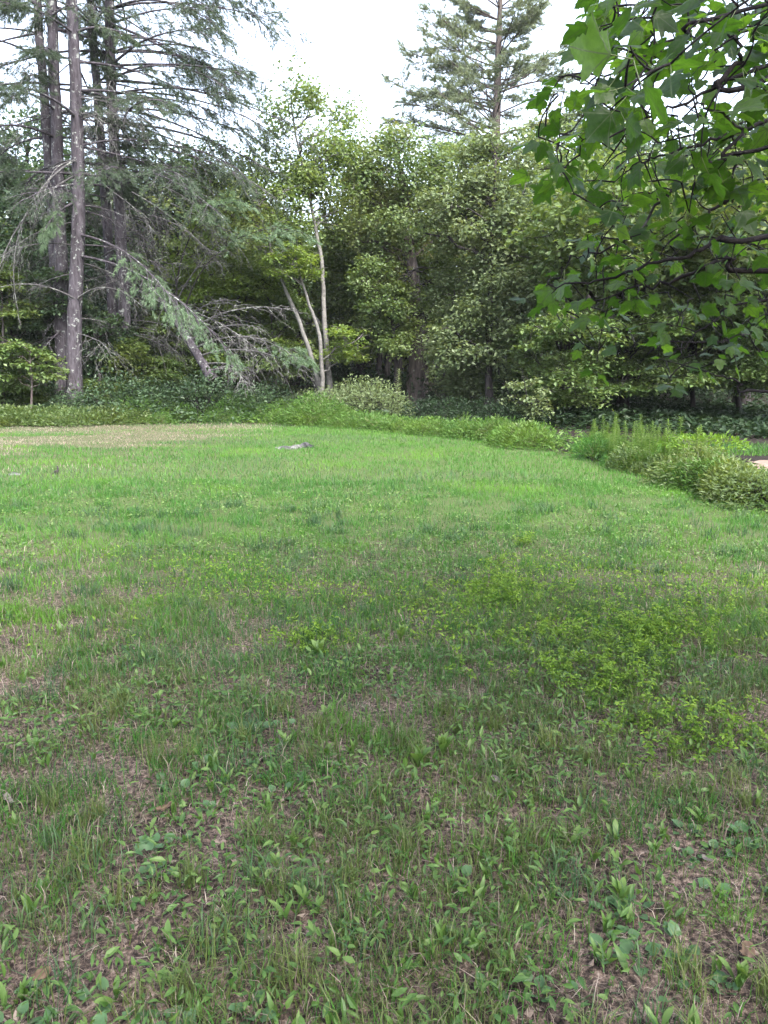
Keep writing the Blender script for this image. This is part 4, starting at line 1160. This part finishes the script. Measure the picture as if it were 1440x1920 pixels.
def weeds():
    rng = np.random.default_rng(71)
    sor = [leaf_mesh('leaf', .058, .015, M['weed_green'], 6, 'lance', .35, .3, 0, s) for s in range(3)]
    spo = [leaf_mesh('leaf', .062, .0155, M['weed_green'], 7, 'spoon', .3, .25, 0, s + 5) for s in range(2)]
    hrt = [leaf_mesh('leaf', .032, .036, M['weed_blue'], 6, 'heart', .18, .22, .03, s + 9) for s in range(3)]
    kinds = [('sorrel_weed', sor, 'small upright lance-leaved weed in the worn foreground lawn', 'lance-leaved weeds in the foreground', (3, 6), (.5, 1.25)),
             ('plantain_weed', spo, 'rosette of long spoon-shaped leaves in the foreground lawn', 'spoon-leaved rosettes in the foreground', (5, 9), (.35, .9)),
             ('violet_weed', hrt, 'low cluster of rounded bluish leaves in the foreground lawn', 'round-leaved clusters in the foreground', (3, 7), (.05, .5))]
    counts = (285, 120, 110)
    for (nm, meshes, lab, grp, (n0, n1), (e0, e1)), cnt in zip(kinds, counts):
        x, y = scatter(cnt * 3, 1.5, 4.6 if nm != 'violet_weed' else 3.6, rng, .5, .95)
        if nm == 'violet_weed':      # they grow in drifts, thickest low at the right of the middle
            w = fbm(x * 1.6 + 2, y * 1.6 + 7) + .25 * ((abs(x - .55) < .35) & (y < 2.3)); o = np.argsort(-w)[:cnt]
        else:
            o = np.arange(min(cnt, len(x)))
        x, y = x[o], y[o]
        for px, py in zip(x, y):
            t = thing(nm, lab, 'weed', (px, py, float(height(px, py))), grp)
            sc = rng.uniform(.65, 1.25)
            a0 = rng.uniform(0, 6.28)
            m = int(rng.integers(n0, n1))
            for q in range(m):
                lf = link('leaf', meshes[int(rng.integers(0, len(meshes)))], t)
                lf.rotation_euler = (rng.normal() * .25, -rng.uniform(e0, e1), a0 + q * 2.4 + rng.normal() * .3)
                s = sc * rng.uniform(.7, 1.15); lf.scale = (s, s, s)
                lf.location = (rng.normal() * .006, rng.normal() * .006, 0)
    # yellow-green whorled creepers at the right of the middle
    protos = []
    for k in range(3):
        r2 = np.random.default_rng(700 + k)
        mb = MB()
        for q in range(9):
            b = np.array([r2.normal() * .03, r2.normal() * .03, 0]); tip = b + np.array([r2.normal() * .06, r2.normal() * .06, .025 + .11 * r2.random() ** 1.4])
            st = bez(b[None], ((b + tip) / 2 + [0, 0, .02])[None], tip[None], 6)
            tubes(mb, st, np.full((1, 6), .001), 3, .3)
            for j in range(2, 6):
                n = int(r2.integers(2, 5)); a = r2.uniform(0, 6.28) + np.arange(n) * 2 * PI / n + r2.normal(size=n) * .5
                D = np.stack([np.cos(a), np.sin(a), .1 + .5 * r2.normal(size=n)], -1)
                leaves(mb, np.repeat(st[0, j][None], n, 0), D, np.array([0, 0, 1.]) + r2.normal(size=(n, 3)) * .4, (.012 + .014 * r2.random(n)) * (.7 + .1 * j), .0085 + .004 * r2.random(), np.clip(.12 * j + .3 * r2.random(n), 0, 1), .15, 0, .55, .15)
        protos.append(mb.mesh('creeper', M['weed_yellow']))
    spots = [(1110 + rng.normal() * 85, 1255 + rng.normal() * 48) for _ in range(58)] + [(1270 + rng.normal() * 90, 1190 + rng.normal() * 30) for _ in range(24)] + \
            [(1290 + rng.normal() * 80, 1395 + rng.normal() * 22) for _ in range(16)] + [(940 + rng.normal() * 40, 1110 + rng.normal() * 18) for _ in range(18)] + \
            [(980, 1022), (985, 1024), (975, 1026)] + [(600 + rng.normal() * 30, 1210 + rng.normal() * 12) for _ in range(8)]
    places = ['in the broad bright patch of the lawn, right of the middle'] * 58 + ['scattered above the broad bright patch, towards the right edge'] * 24 + ['in the worn ground below the broad bright patch'] * 16 + \
             ['in the small patch uphill of the broad one'] * 18 + ['in the lone tuft high in the lawn'] * 3 + ['beside the bare straw patch left of the middle'] * 8
    for k, (u, v) in enumerate(spots):
        p = gp(u, v)
        o = link('creeping_weed', protos[k % 3])
        tag(o, 'yellow-green creeping weed ' + places[k], 'weed', 'creepers ' + places[k])
        o.location = (p[0], p[1], float(height(p[0], p[1]))); o.rotation_euler = (0, 0, rng.uniform(0, 6.28))
        s = rng.uniform(.7, 1.35); o.scale = (s, s, s)
    # dock-like tall rosette group in the middle foreground
    for u, v, lab in [(785, 1440, 'tallest broad-leaved dock in the middle of the foreground'), (830, 1420, 'dock plant just right of the tallest one'),
                      (750, 1205, 'bright dock in the mid lawn above the tall foreground docks'), (600, 1235, 'arching light green weed beside the bare straw patch'),
                      (1385, 1860, 'big dark dock leaf cluster in the lower right corner')]:
        p = gp(u, v)
        t = thing('dock_weed', lab, 'weed', (p[0], p[1], float(height(p[0], p[1]))))
        for q in range(9):
            lf = link('leaf', spo[q % 2], t)
            lf.rotation_euler = (rng.normal() * .2, -rng.uniform(.6, 1.25), q * 2.4)
            s = rng.uniform(1.2, 1.8); lf.scale = (s, s * 1.1, s)
weeds()

# ------------------------------------------------------------------ stones, fallen leaves and bits on the lawn
def rock(name, label, mat, u, v, size, seed, rz=0.):
    rng = np.random.default_rng(seed)
    import bmesh
    bm = bmesh.new(); bmesh.ops.create_icosphere(bm, subdivisions=4, radius=1)
    ph = rng.random(9) * 6
    for ve in bm.verts:
        c = ve.co
        f = 1 + .16 * math.sin(2.3 * c.x + ph[0]) * math.sin(2.9 * c.y + ph[1]) + .10 * math.sin(5.1 * c.x + ph[2]) * math.sin(4.4 * c.z + ph[3]) + .05 * math.sin(9 * c.y + ph[4]) * math.sin(8 * c.x + ph[5])
        f += .03 * rng.normal()
        ve.co = Vector((c.x * f * size[0], c.y * f * size[1], max(c.z, -.5) * f * size[2]))
    me = bpy.data.meshes.new(name); bm.to_mesh(me); bm.free()
    for p in me.polygons: p.use_smooth = True
    me.materials.append(mat)
    o = link(name, me); p = gp(u, v)
    o.location = (p[0], p[1], float(height(p[0], p[1])) - size[2] * .05); o.rotation_euler = (0, 0, rz)
    tag(o, label, 'rock')
rock('rock', 'long whitish flat stone, left of the pair in the lawn', M['rock'], 536, 842, (.24, .13, .065), 1, -.25)
rock('rock', 'grey humped stone, right of the pair in the lawn', M['rock_dark'], 573, 840, (.19, .13, .09), 2, .2)
rock('rock', 'narrow low stone bridging the white and the grey stones', M['rock'], 554, 841, (.14, .10, .07), 3, .1)
rock('rock', 'small pale stone lying alone in the dry grass at far left', M['rock'], 28, 889, (.10, .06, .04), 4)

def dead_leaves():
    rng = np.random.default_rng(81)
    for k, (u, v, s, mat, lab) in enumerate([
        (1400, 1800, .075, 'dead_leaf', 'curled brown dead leaf at the right near the bottom'),
        (430, 1080 + 158, .0, 'dead_leaf', ''),
        (148, 1234, .05, 'dead_leaf', 'orange-brown dead leaf among weeds at the left'),
        (80, 1838, .055, 'dead_leaf', 'tan crumpled leaf at the lower left'),
        (310, 1530, .07, 'dead_leaf', 'arched dry leaf in the grass left of the middle'),
        (668, 1083, .05, 'dead_leaf', 'ochre leaf in the middle of the lawn'),
        (930, 1475, .05, 'bone', 'grey curled dead leaf right of the foreground docks'),
        (920, 1503, .045, 'bone', 'whitish dry leaf just below the grey curled one'),
        (1025, 1478, .03, 'dead_leaf', 'small dark red-brown leaf right of the grey curled leaf'),
        (1010, 1785, .025, 'dead_leaf', 'small tan leaf scrap below the round-leaved clusters'),
        (15, 1515, .06, 'bone', 'whitish chip of wood at the left picture edge'),
        (1325, 1620, .04, 'bone', 'pale ribbed scrap of bark in the lower right litter')]):
        if not s: continue
        n = 7
        t = np.linspace(-1, 1, n)
        U, W = np.meshgrid(t, t, indexing='ij')
        z = .35 * U ** 2 * rng.uniform(.3, 1) + .25 * W ** 2 * rng.uniform(-.4, 1) + .08 * rng.normal(size=U.shape)
        shape = np.sqrt(np.clip(1 - .75 * U ** 2, .05, 1)) * .6 * (1 + .12 * rng.normal(size=U.shape))
        V = np.stack([U, W * shape, z], -1).reshape(-1, 3) * s * .4 * np.array([1.1, 1, 1])
        i, j = np.meshgrid(np.arange(n - 1), np.arange(n - 1), indexing='ij')
        Q = np.stack([i * n + j, (i + 1) * n + j, (i + 1) * n + j + 1, i * n + j + 1], -1).reshape(-1, 4)
        mb = MB(); mb.add(V, None, Q, np.clip(.5 + .3 * rng.normal(size=len(V)), 0, 1))
        o = mb.build('fallen_leaf' if 'leaf' in lab else 'wood_scrap', M[mat])
        p = gp(u, v)
        o.location = (p[0], p[1], float(height(p[0], p[1])) + .022 + .1 * s); o.rotation_euler = (rng.normal() * .25, rng.normal() * .25, rng.uniform(0, 6.28))
        tag(o, lab, 'leaf' if 'leaf' in lab else 'scrap')
    # dark twig standing in the dry patch
    p = gp(105, 888); base = np.array([p[0], p[1], float(height(p[0], p[1]))])
    mb = MB()
    tubes(mb, spline([base, base + [.03, 0, .06], base + [.02, .02, .13]], 6), .022 * np.linspace(1, .5, 6), 6, cap=True)
    tubes(mb, spline([base + [-.06, 0, .0], base + [-.01, 0, .05], base + [.03, .01, .06]], 5), .016 * np.linspace(1, .7, 5), 5, cap=True)
    tag(mb.build('twig_stump', M['dark_bark']), 'small black broken twig in the dry patch at left', 'twig')
dead_leaves()

# ------------------------------------------------------------------ the maple that hangs in from the right
def maple_leaf_template(seed, w=1.0):
    rng = np.random.default_rng(seed)
    half = [(0.05, -.015), (.20, .0), (.30, .055), (.43, .10), (.37, .19), (.40, .24), (.345, .285), (.44, .38), (.50, .44), (.60, .56), (.485, .545), (.43, .575), (.36, .55), (.275, .565),
            (.285, .65), (.215, .71), (.205, .77), (.135, .83), (.12, .885), (.05, .94)]
    half = [(x * w * (1 + .05 * rng.normal()), y + .012 * rng.normal()) for x, y in half]
    left = [(-x * (1 + .06 * rng.normal()), y + .012 * rng.normal()) for x, y in half]
    outline = [(0, 0)] + half + [(0, 1.0)] + left[::-1]
    n = len(outline)
    pts = [Vector(p) for p in outline]
    spine = [Vector((0, t)) for t in (.18, .36, .54, .72, .87)]
    vein = [Vector((sx * .6 * w * f, .56 * f)) for sx in (1, -1) for f in (.3, .55, .78)] + [Vector((sx * .43 * w * f, .10 * f + .02)) for sx in (1, -1) for f in (.4, .7)]
    extra = [Vector((sx * a * w, b)) for sx in (1, -1) for a, b in ((.12, .45), (.13, .62), (.27, .30), (.30, .42), (.09, .78), (.2, .14))]
    allp = pts + spine + vein + extra
    edges = [(i, (i + 1) % n) for i in range(n)]
    vo, eo, fo = delaunay_2d_cdt(allp, edges, [list(range(n))], 1, 1e-6)[:3]
    V = np.array([(v.x, v.y, 0) for v in vo])
    F = np.array([f for f in fo if len(f) == 3])
    x, y = V[:, 0], V[:, 1]
    ax = np.abs(x)
    k1, k2 = rng.uniform(-.1, .5), rng.uniform(-.1, .6)
    d1 = np.abs(ax * .56 - y * .6 * w) / math.hypot(.56, .6)
    z = .22 * ax * k1 * 2 - k2 * (y ** 2) * .55 - .25 * ax ** 2
    z += .05 * np.minimum(d1, .12) / .12 + .03 * np.sin(7 * x + 6 * y + seed) + .10 * np.sin(3 * y + seed * 2) * x
    V3 = np.stack([x, y, z], -1)
    return V3, F

def maple_mat():
    m, n = new_mat('maple_leaf')
    co = node(n, 'ShaderNodeAttribute', attribute_name='leafco')
    sp = node(n, 'ShaderNodeSeparateXYZ'); n.links.new(co.outputs['Vector'], sp.inputs[0])
    def mth(op, a, b=None):
        x = node(n, 'ShaderNodeMath', operation=op)
        for k, v in enumerate((a, b)):
            if v is None: continue
            if hasattr(v, 'is_output'): n.links.new(v, x.inputs[k])
            else: x.inputs[k].default_value = v
        return x.outputs[0]
    ax = mth('ABSOLUTE', sp.outputs[0]); y = sp.outputs[1]
    l1 = math.hypot(.56, .6); l2 = math.hypot(.10, .43)
    d1 = mth('ABSOLUTE', mth('SUBTRACT', mth('MULTIPLY', ax, .56 / l1), mth('MULTIPLY', y, .6 / l1)))
    d2 = mth('ABSOLUTE', mth('SUBTRACT', mth('MULTIPLY', ax, .10 / l2), mth('MULTIPLY', y, .43 / l2)))
    d = mth('MINIMUM', mth('MINIMUM', ax, d1), d2)
    vein = node(n, 'ShaderNodeMapRange', i_From_Min=.004, i_From_Max=.022, i_To_Min=1., i_To_Max=0.); n.links.new(d, vein.inputs[0])
    rn = node(n, 'ShaderNodeAttribute', attribute_name='rnd').outputs['Fac']
    oi = node(n, 'ShaderNodeObjectInfo').outputs['Random']
    f = mth('FRACT', mth('ADD', rn, oi))
    mott = tnoise(n, 9, 3, co.outputs['Vector'])
    c = ramp(n, [(0, (.017, .041, .012)), (.5, (.031, .066, .017)), (1, (.056, .103, .025))], f)
    c = mixc(n, 1., c, ramp(n, [(.3, (.8, .8, .8)), (.7, (1.15, 1.12, 1.0))], mott), 'MULTIPLY')
    cv = mixc(n, vein.outputs[0], c, (.11, .16, .07))
    b = node(n, 'ShaderNodeBsdfPrincipled', i_Roughness=.4); b.inputs['Specular IOR Level'].default_value = .3
    n.links.new(cv, b.inputs['Base Color'])
    t = node(n, 'ShaderNodeBsdfTranslucent')
    tcol = mixc(n, 1., c, (2.4, 2.6, .8), 'MULTIPLY')
    tcol = mixc(n, vein.outputs[0], tcol, (.02, .035, .01))
    n.links.new(tcol, t.inputs[0])
    mx = node(n, 'ShaderNodeMixShader'); mx.inputs[0].default_value = .58
    bp = node(n, 'ShaderNodeBump', i_Strength=.35, i_Distance=.002); n.links.new(mott, bp.inputs['Height']); n.links.new(bp.outputs[0], b.inputs['Normal'])
    o = node(n, 'ShaderNodeOutputMaterial')
    n.links.new(b.outputs[0], mx.inputs[1]); n.links.new(t.outputs[0], mx.inputs[2]); n.links.new(mx.outputs[0], o.inputs[0])
    return m
M['maple_leaf'] = maple_mat()

def maple():
    rng = np.random.default_rng(91)
    base = np.array([3.1, 2.3, 0.]); base[2] = float(height(base[0], base[1]))
    root = thing('maple_tree', 'overhanging maple whose large dark green leaves fill the upper right', 'tree', base)
    T = spline([base, base + [.05, 0, 1.5], base + [-.05, -.1, 3.2], base + [-.2, -.3, 5.2], base + [-.3, -.5, 7.0]], 16)
    mb = MB(); tubes(mb, T, np.linspace(.19, .07, 16) + .08 * np.exp(-np.arange(16) * .9), 12)
    mb.build('trunk', M['brown_bark'], root, base)
    # boughs: photo pixel + depth
    boughs = [
        ([(1440, 444, 1.95), (1357, 447, 1.95), (1301, 475, 1.95), (1197, 503, 1.95), (1114, 530, 1.97), (1028, 536, 2.0)], .0085, 2.2),
        ([(1440, 508, 2.2), (1370, 487, 2.2), (1332, 496, 2.2), (1270, 527, 2.2), (1183, 544, 2.22), (1079, 583, 2.25)], .0095, 2.0),
        ([(1440, 357, 2.1), (1357, 381, 2.1), (1301, 419, 2.12), (1240, 470, 2.15), (1180, 520, 2.2)], .007, 2.6),
        ([(1440, 270, 2.0), (1273, 350, 2.0), (1183, 444, 2.02), (1103, 482, 2.05), (1072, 478, 2.05)], .006, 2.7),
        ([(1440, 232, 1.75), (1357, 257, 1.75), (1235, 295, 1.77), (1165, 320, 1.8)], .006, 2.9),
        ([(1440, 146, 1.5), (1395, 111, 1.5), (1374, 69, 1.5), (1330, 34, 1.52)], .0075, 3.0),
        ([(1440, 274, 1.6), (1391, 240, 1.6), (1322, 198, 1.6), (1290, 160, 1.6)], .0055, 2.9),
        ([(1440, 120, 1.7), (1350, 165, 1.7), (1252, 205, 1.7), (1134, 257, 1.72), (1072, 257, 1.75)], .0055, 3.0),
        ([(1400, 20, 1.6), (1290, 60, 1.6), (1200, 110, 1.6), (1107, 153, 1.62), (1051, 139, 1.65)], .005, 3.0),
        ([(1440, 735, 2.6), (1385, 715, 2.6), (1300, 690, 2.6)], .0085, 1.7),
        ([(1440, 560, 2.3), (1340, 600, 2.3), (1270, 655, 2.3), (1230, 690, 2.32)], .005, 2.0),
        ([(1440, 40, 2.2), (1330, 130, 2.2), (1240, 240, 2.25)], .006, 3.2),
        ([(1440, 620, 2.9), (1350, 640, 2.9), (1250, 640, 2.95), (1180, 650, 3.)], .006, 2.0)]
    nodes, bough_mb = [], []
    for pts, r0, zt in boughs:
        W = [at(*p) for p in pts]
        p0 = W[0]; hook = at_h(T, max(zt, 1.2) - .1)
        out = [hook, hook + (p0 - hook) * .5 + [0, .05, .08]] if True else []
        path = spline(out + W, 40)
        path[3:] += rng.normal(size=(37, 3)) * .004
        b = MB(); tubes(b, path, r0 * np.linspace(1.05, .2, 40), 6)
        bough_mb.append(b); nodes.append(path[8:])
    N = np.vstack(nodes)
    # leaf nodes: where the photograph shows leaves
    left = lambda v: np.interp(v, [-40, 0, 60, 110, 150, 200, 260, 330, 400, 470, 560, 620, 680, 730], [1140, 1130, 1110, 1100, 1030, 1050, 1010, 1010, 1100, 1060, 1000, 1040, 1120, 1200])
    cand = []
    tries = 0
    while len(cand) < 390 and tries < 60000:
        tries += 1
        v = rng.uniform(-60, 715); u = rng.uniform(990, 1500)
        if u < left(v) - 4: continue
        dens = np.interp(v, [-60, 330, 420, 600, 660, 715], [1, 1, .95, .95, .7, .35]) * np.interp(u - left(v), [0, 120, 300], [.8, .9, 1])
        if rng.random() > dens: continue
        D = np.interp(v, [-60, 120, 300, 450, 720], [1.5, 1.55, 1.85, 2.1, 2.5]) + rng.normal() * .16 + .5 * (rng.random() < .3)
        p = at(u, v, D)
        if cand and min(np.linalg.norm(p - c) for c in cand[-400:]) < .05: continue
        cand.append(p)
    cand = np.array(cand)
    # twigs grow outward: nearest candidates first, each from the closest wood already there
    d0 = np.sqrt(((cand[:, None] - N[None]) ** 2).sum(-1)).min(1)
    wood, parent_of = N.copy(), []
    owner = np.repeat(np.arange(len(nodes)), [len(k) for k in nodes]); info = []
    for i in np.argsort(d0):
        p = cand[i]
        dd = np.linalg.norm(wood - p, axis=1)
        j = dd.argmin(); q = wood[j]; L = dd[j]
        c = (p + q) / 2 + rng.normal(size=3) * .12 * L + np.array([0, 0, .08 * L])
        path = bez(q[None], c[None], p[None], 7)[0]
        tubes(bough_mb[owner[j]], path, np.linspace(.0022, .0012, 7), 4)
        wood = np.vstack([wood, path[2:]]); owner = np.append(owner, np.full(5, owner[j]))
        info.append((p, nrm(path[-1] - path[-3])))
    for b in bough_mb:
        b.build('branch', M['twig'], root, base)
    temps = [maple_leaf_template(s, w) for s, w in ((1, 1.0), (2, .85), (3, 1.08), (4, .75), (5, .95), (6, 1.0), (7, .7), (8, .9), (9, 1.0), (10, .8))]
    meshes = []
    for V, F in temps:
        b = MB(); b.add(V, F, None, .3)
        co = V.copy()
        pet = bez(np.array([[0, 0, 0.]]), np.array([[0, -.3, .05]]), np.array([[0, -.62, .16]]), 5)
        tubes(b, pet, np.full((1, 5), .012), 4, .3, 1)
        full = np.vstack(b.V)
        lc = np.zeros((len(full), 3)); lc[:len(V)] = co
        meshes.append(b.mesh('leaf', [M['maple_leaf'], M['stem']], extra={'leafco': lc}))
    # an orthonormal frame per leaf
    count = 0
    extra = []
    placed = []
    for p, d in info:
        k = 2 if rng.random() < .8 else 1
        a0 = rng.uniform(0, 6.28)
        for q in range(k):
            side = 1 if q else -1
            hd = np.array([d[0], d[1], 0]); hd = hd / (np.linalg.norm(hd) + 1e-6)
            ang = side * rng.uniform(.35, 1.15)
            y = rotz(hd, ang); y[2] = -rng.uniform(0., 1.0); y = y + rng.normal(size=3) * .25
            y = y / np.linalg.norm(y)
            n0 = np.array([0, 0, 1.]) + rng.normal(size=3) * .55
            x = np.cross(y, n0); x /= np.linalg.norm(x); z = np.cross(x, y)
            dist = p[1]
            s = rng.uniform(.036, .070) * (1.32 if p[2] > 2.35 else .92)
            placed.append((p, x, y, z, s))
    rng.shuffle(placed)
    placed.sort(key=lambda t: -t[4] / max(t[0][1], .5))
    from mathutils import Matrix
    for p, x, y, z, s in placed[:300]:
        o = link('leaf', meshes[int(rng.integers(0, 10))], root)
        org = p + y * s * .62 - z * s * .16 - base
        o.matrix_local = Matrix(((x[0] * s, y[0] * s, z[0] * s, org[0]), (x[1] * s, y[1] * s, z[1] * s, org[1]), (x[2] * s, y[2] * s, z[2] * s, org[2]), (0, 0, 0, 1)))
    rest = MB(); lcs = []
    for p, x, y, z, s in placed[300:]:
        V, F = temps[int(rng.integers(0, 10))]
        W = (V[:, :1] * x + V[:, 1:2] * y + V[:, 2:] * z) * s + p + y * s * .62 - z * s * .16
        rest.add(W, F, None, rng.random()); lcs.append(V)
    if lcs:
        o = rest.build('foliage', M['maple_leaf'], root, base, extra={'leafco': np.vstack(lcs)}); o['kind'] = 'stuff'
    # the crown above the camera, which shades the near lawn
    cm, lm = MB(), MB()
    C = np.array([1.9, -1.7, 6.3]) + sphere(120, rng) * (rng.random((120, 1)) ** .4) * np.array([6.2, 4.9, 2.1])
    st = np.array([at_h(T, np.clip(z - 1.2, 2.5, 6.8)) for z in C[:, 2]])
    tubes(cm, bez(st, (st + C) / 2 + [0, 0, .4], C, 7), np.full((120, 1), .03) * np.linspace(1, .25, 7)[None], 5)
    o = cm.build('upper_branches', M['twig'], root, base)
    clump_leaves(lm, C, np.full(120, .85), np.full(120, 46), .17, .8, .4, rng, .45)
    o = lm.build('upper_crown', M['overhead'], root, base, smooth=False); o['kind'] = 'stuff'
maple()


# ------------------------------------------------------------------ thin haze volume added to lift the far darks, standing in for lens glare
def haze():
    import bmesh
    bm = bmesh.new(); bmesh.ops.create_cube(bm, size=1)
    me = bpy.data.meshes.new('haze'); bm.to_mesh(me); bm.free()
    m, n = new_mat('haze')
    v = node(n, 'ShaderNodeVolumePrincipled'); v.inputs['Density'].default_value = HAZE; v.inputs['Color'].default_value = (.9, .94, 1, 1)
    o_ = node(n, 'ShaderNodeOutputMaterial'); n.links.new(v.outputs[0], o_.inputs['Volume'])
    me.materials.append(m)
    o = link('haze', me); o.scale = (440, 440, 36); o.location = (0, 4, 15)
    tag(o, 'thin pale haze added over the clearing, standing in for lens glare', kind='stuff')
haze()
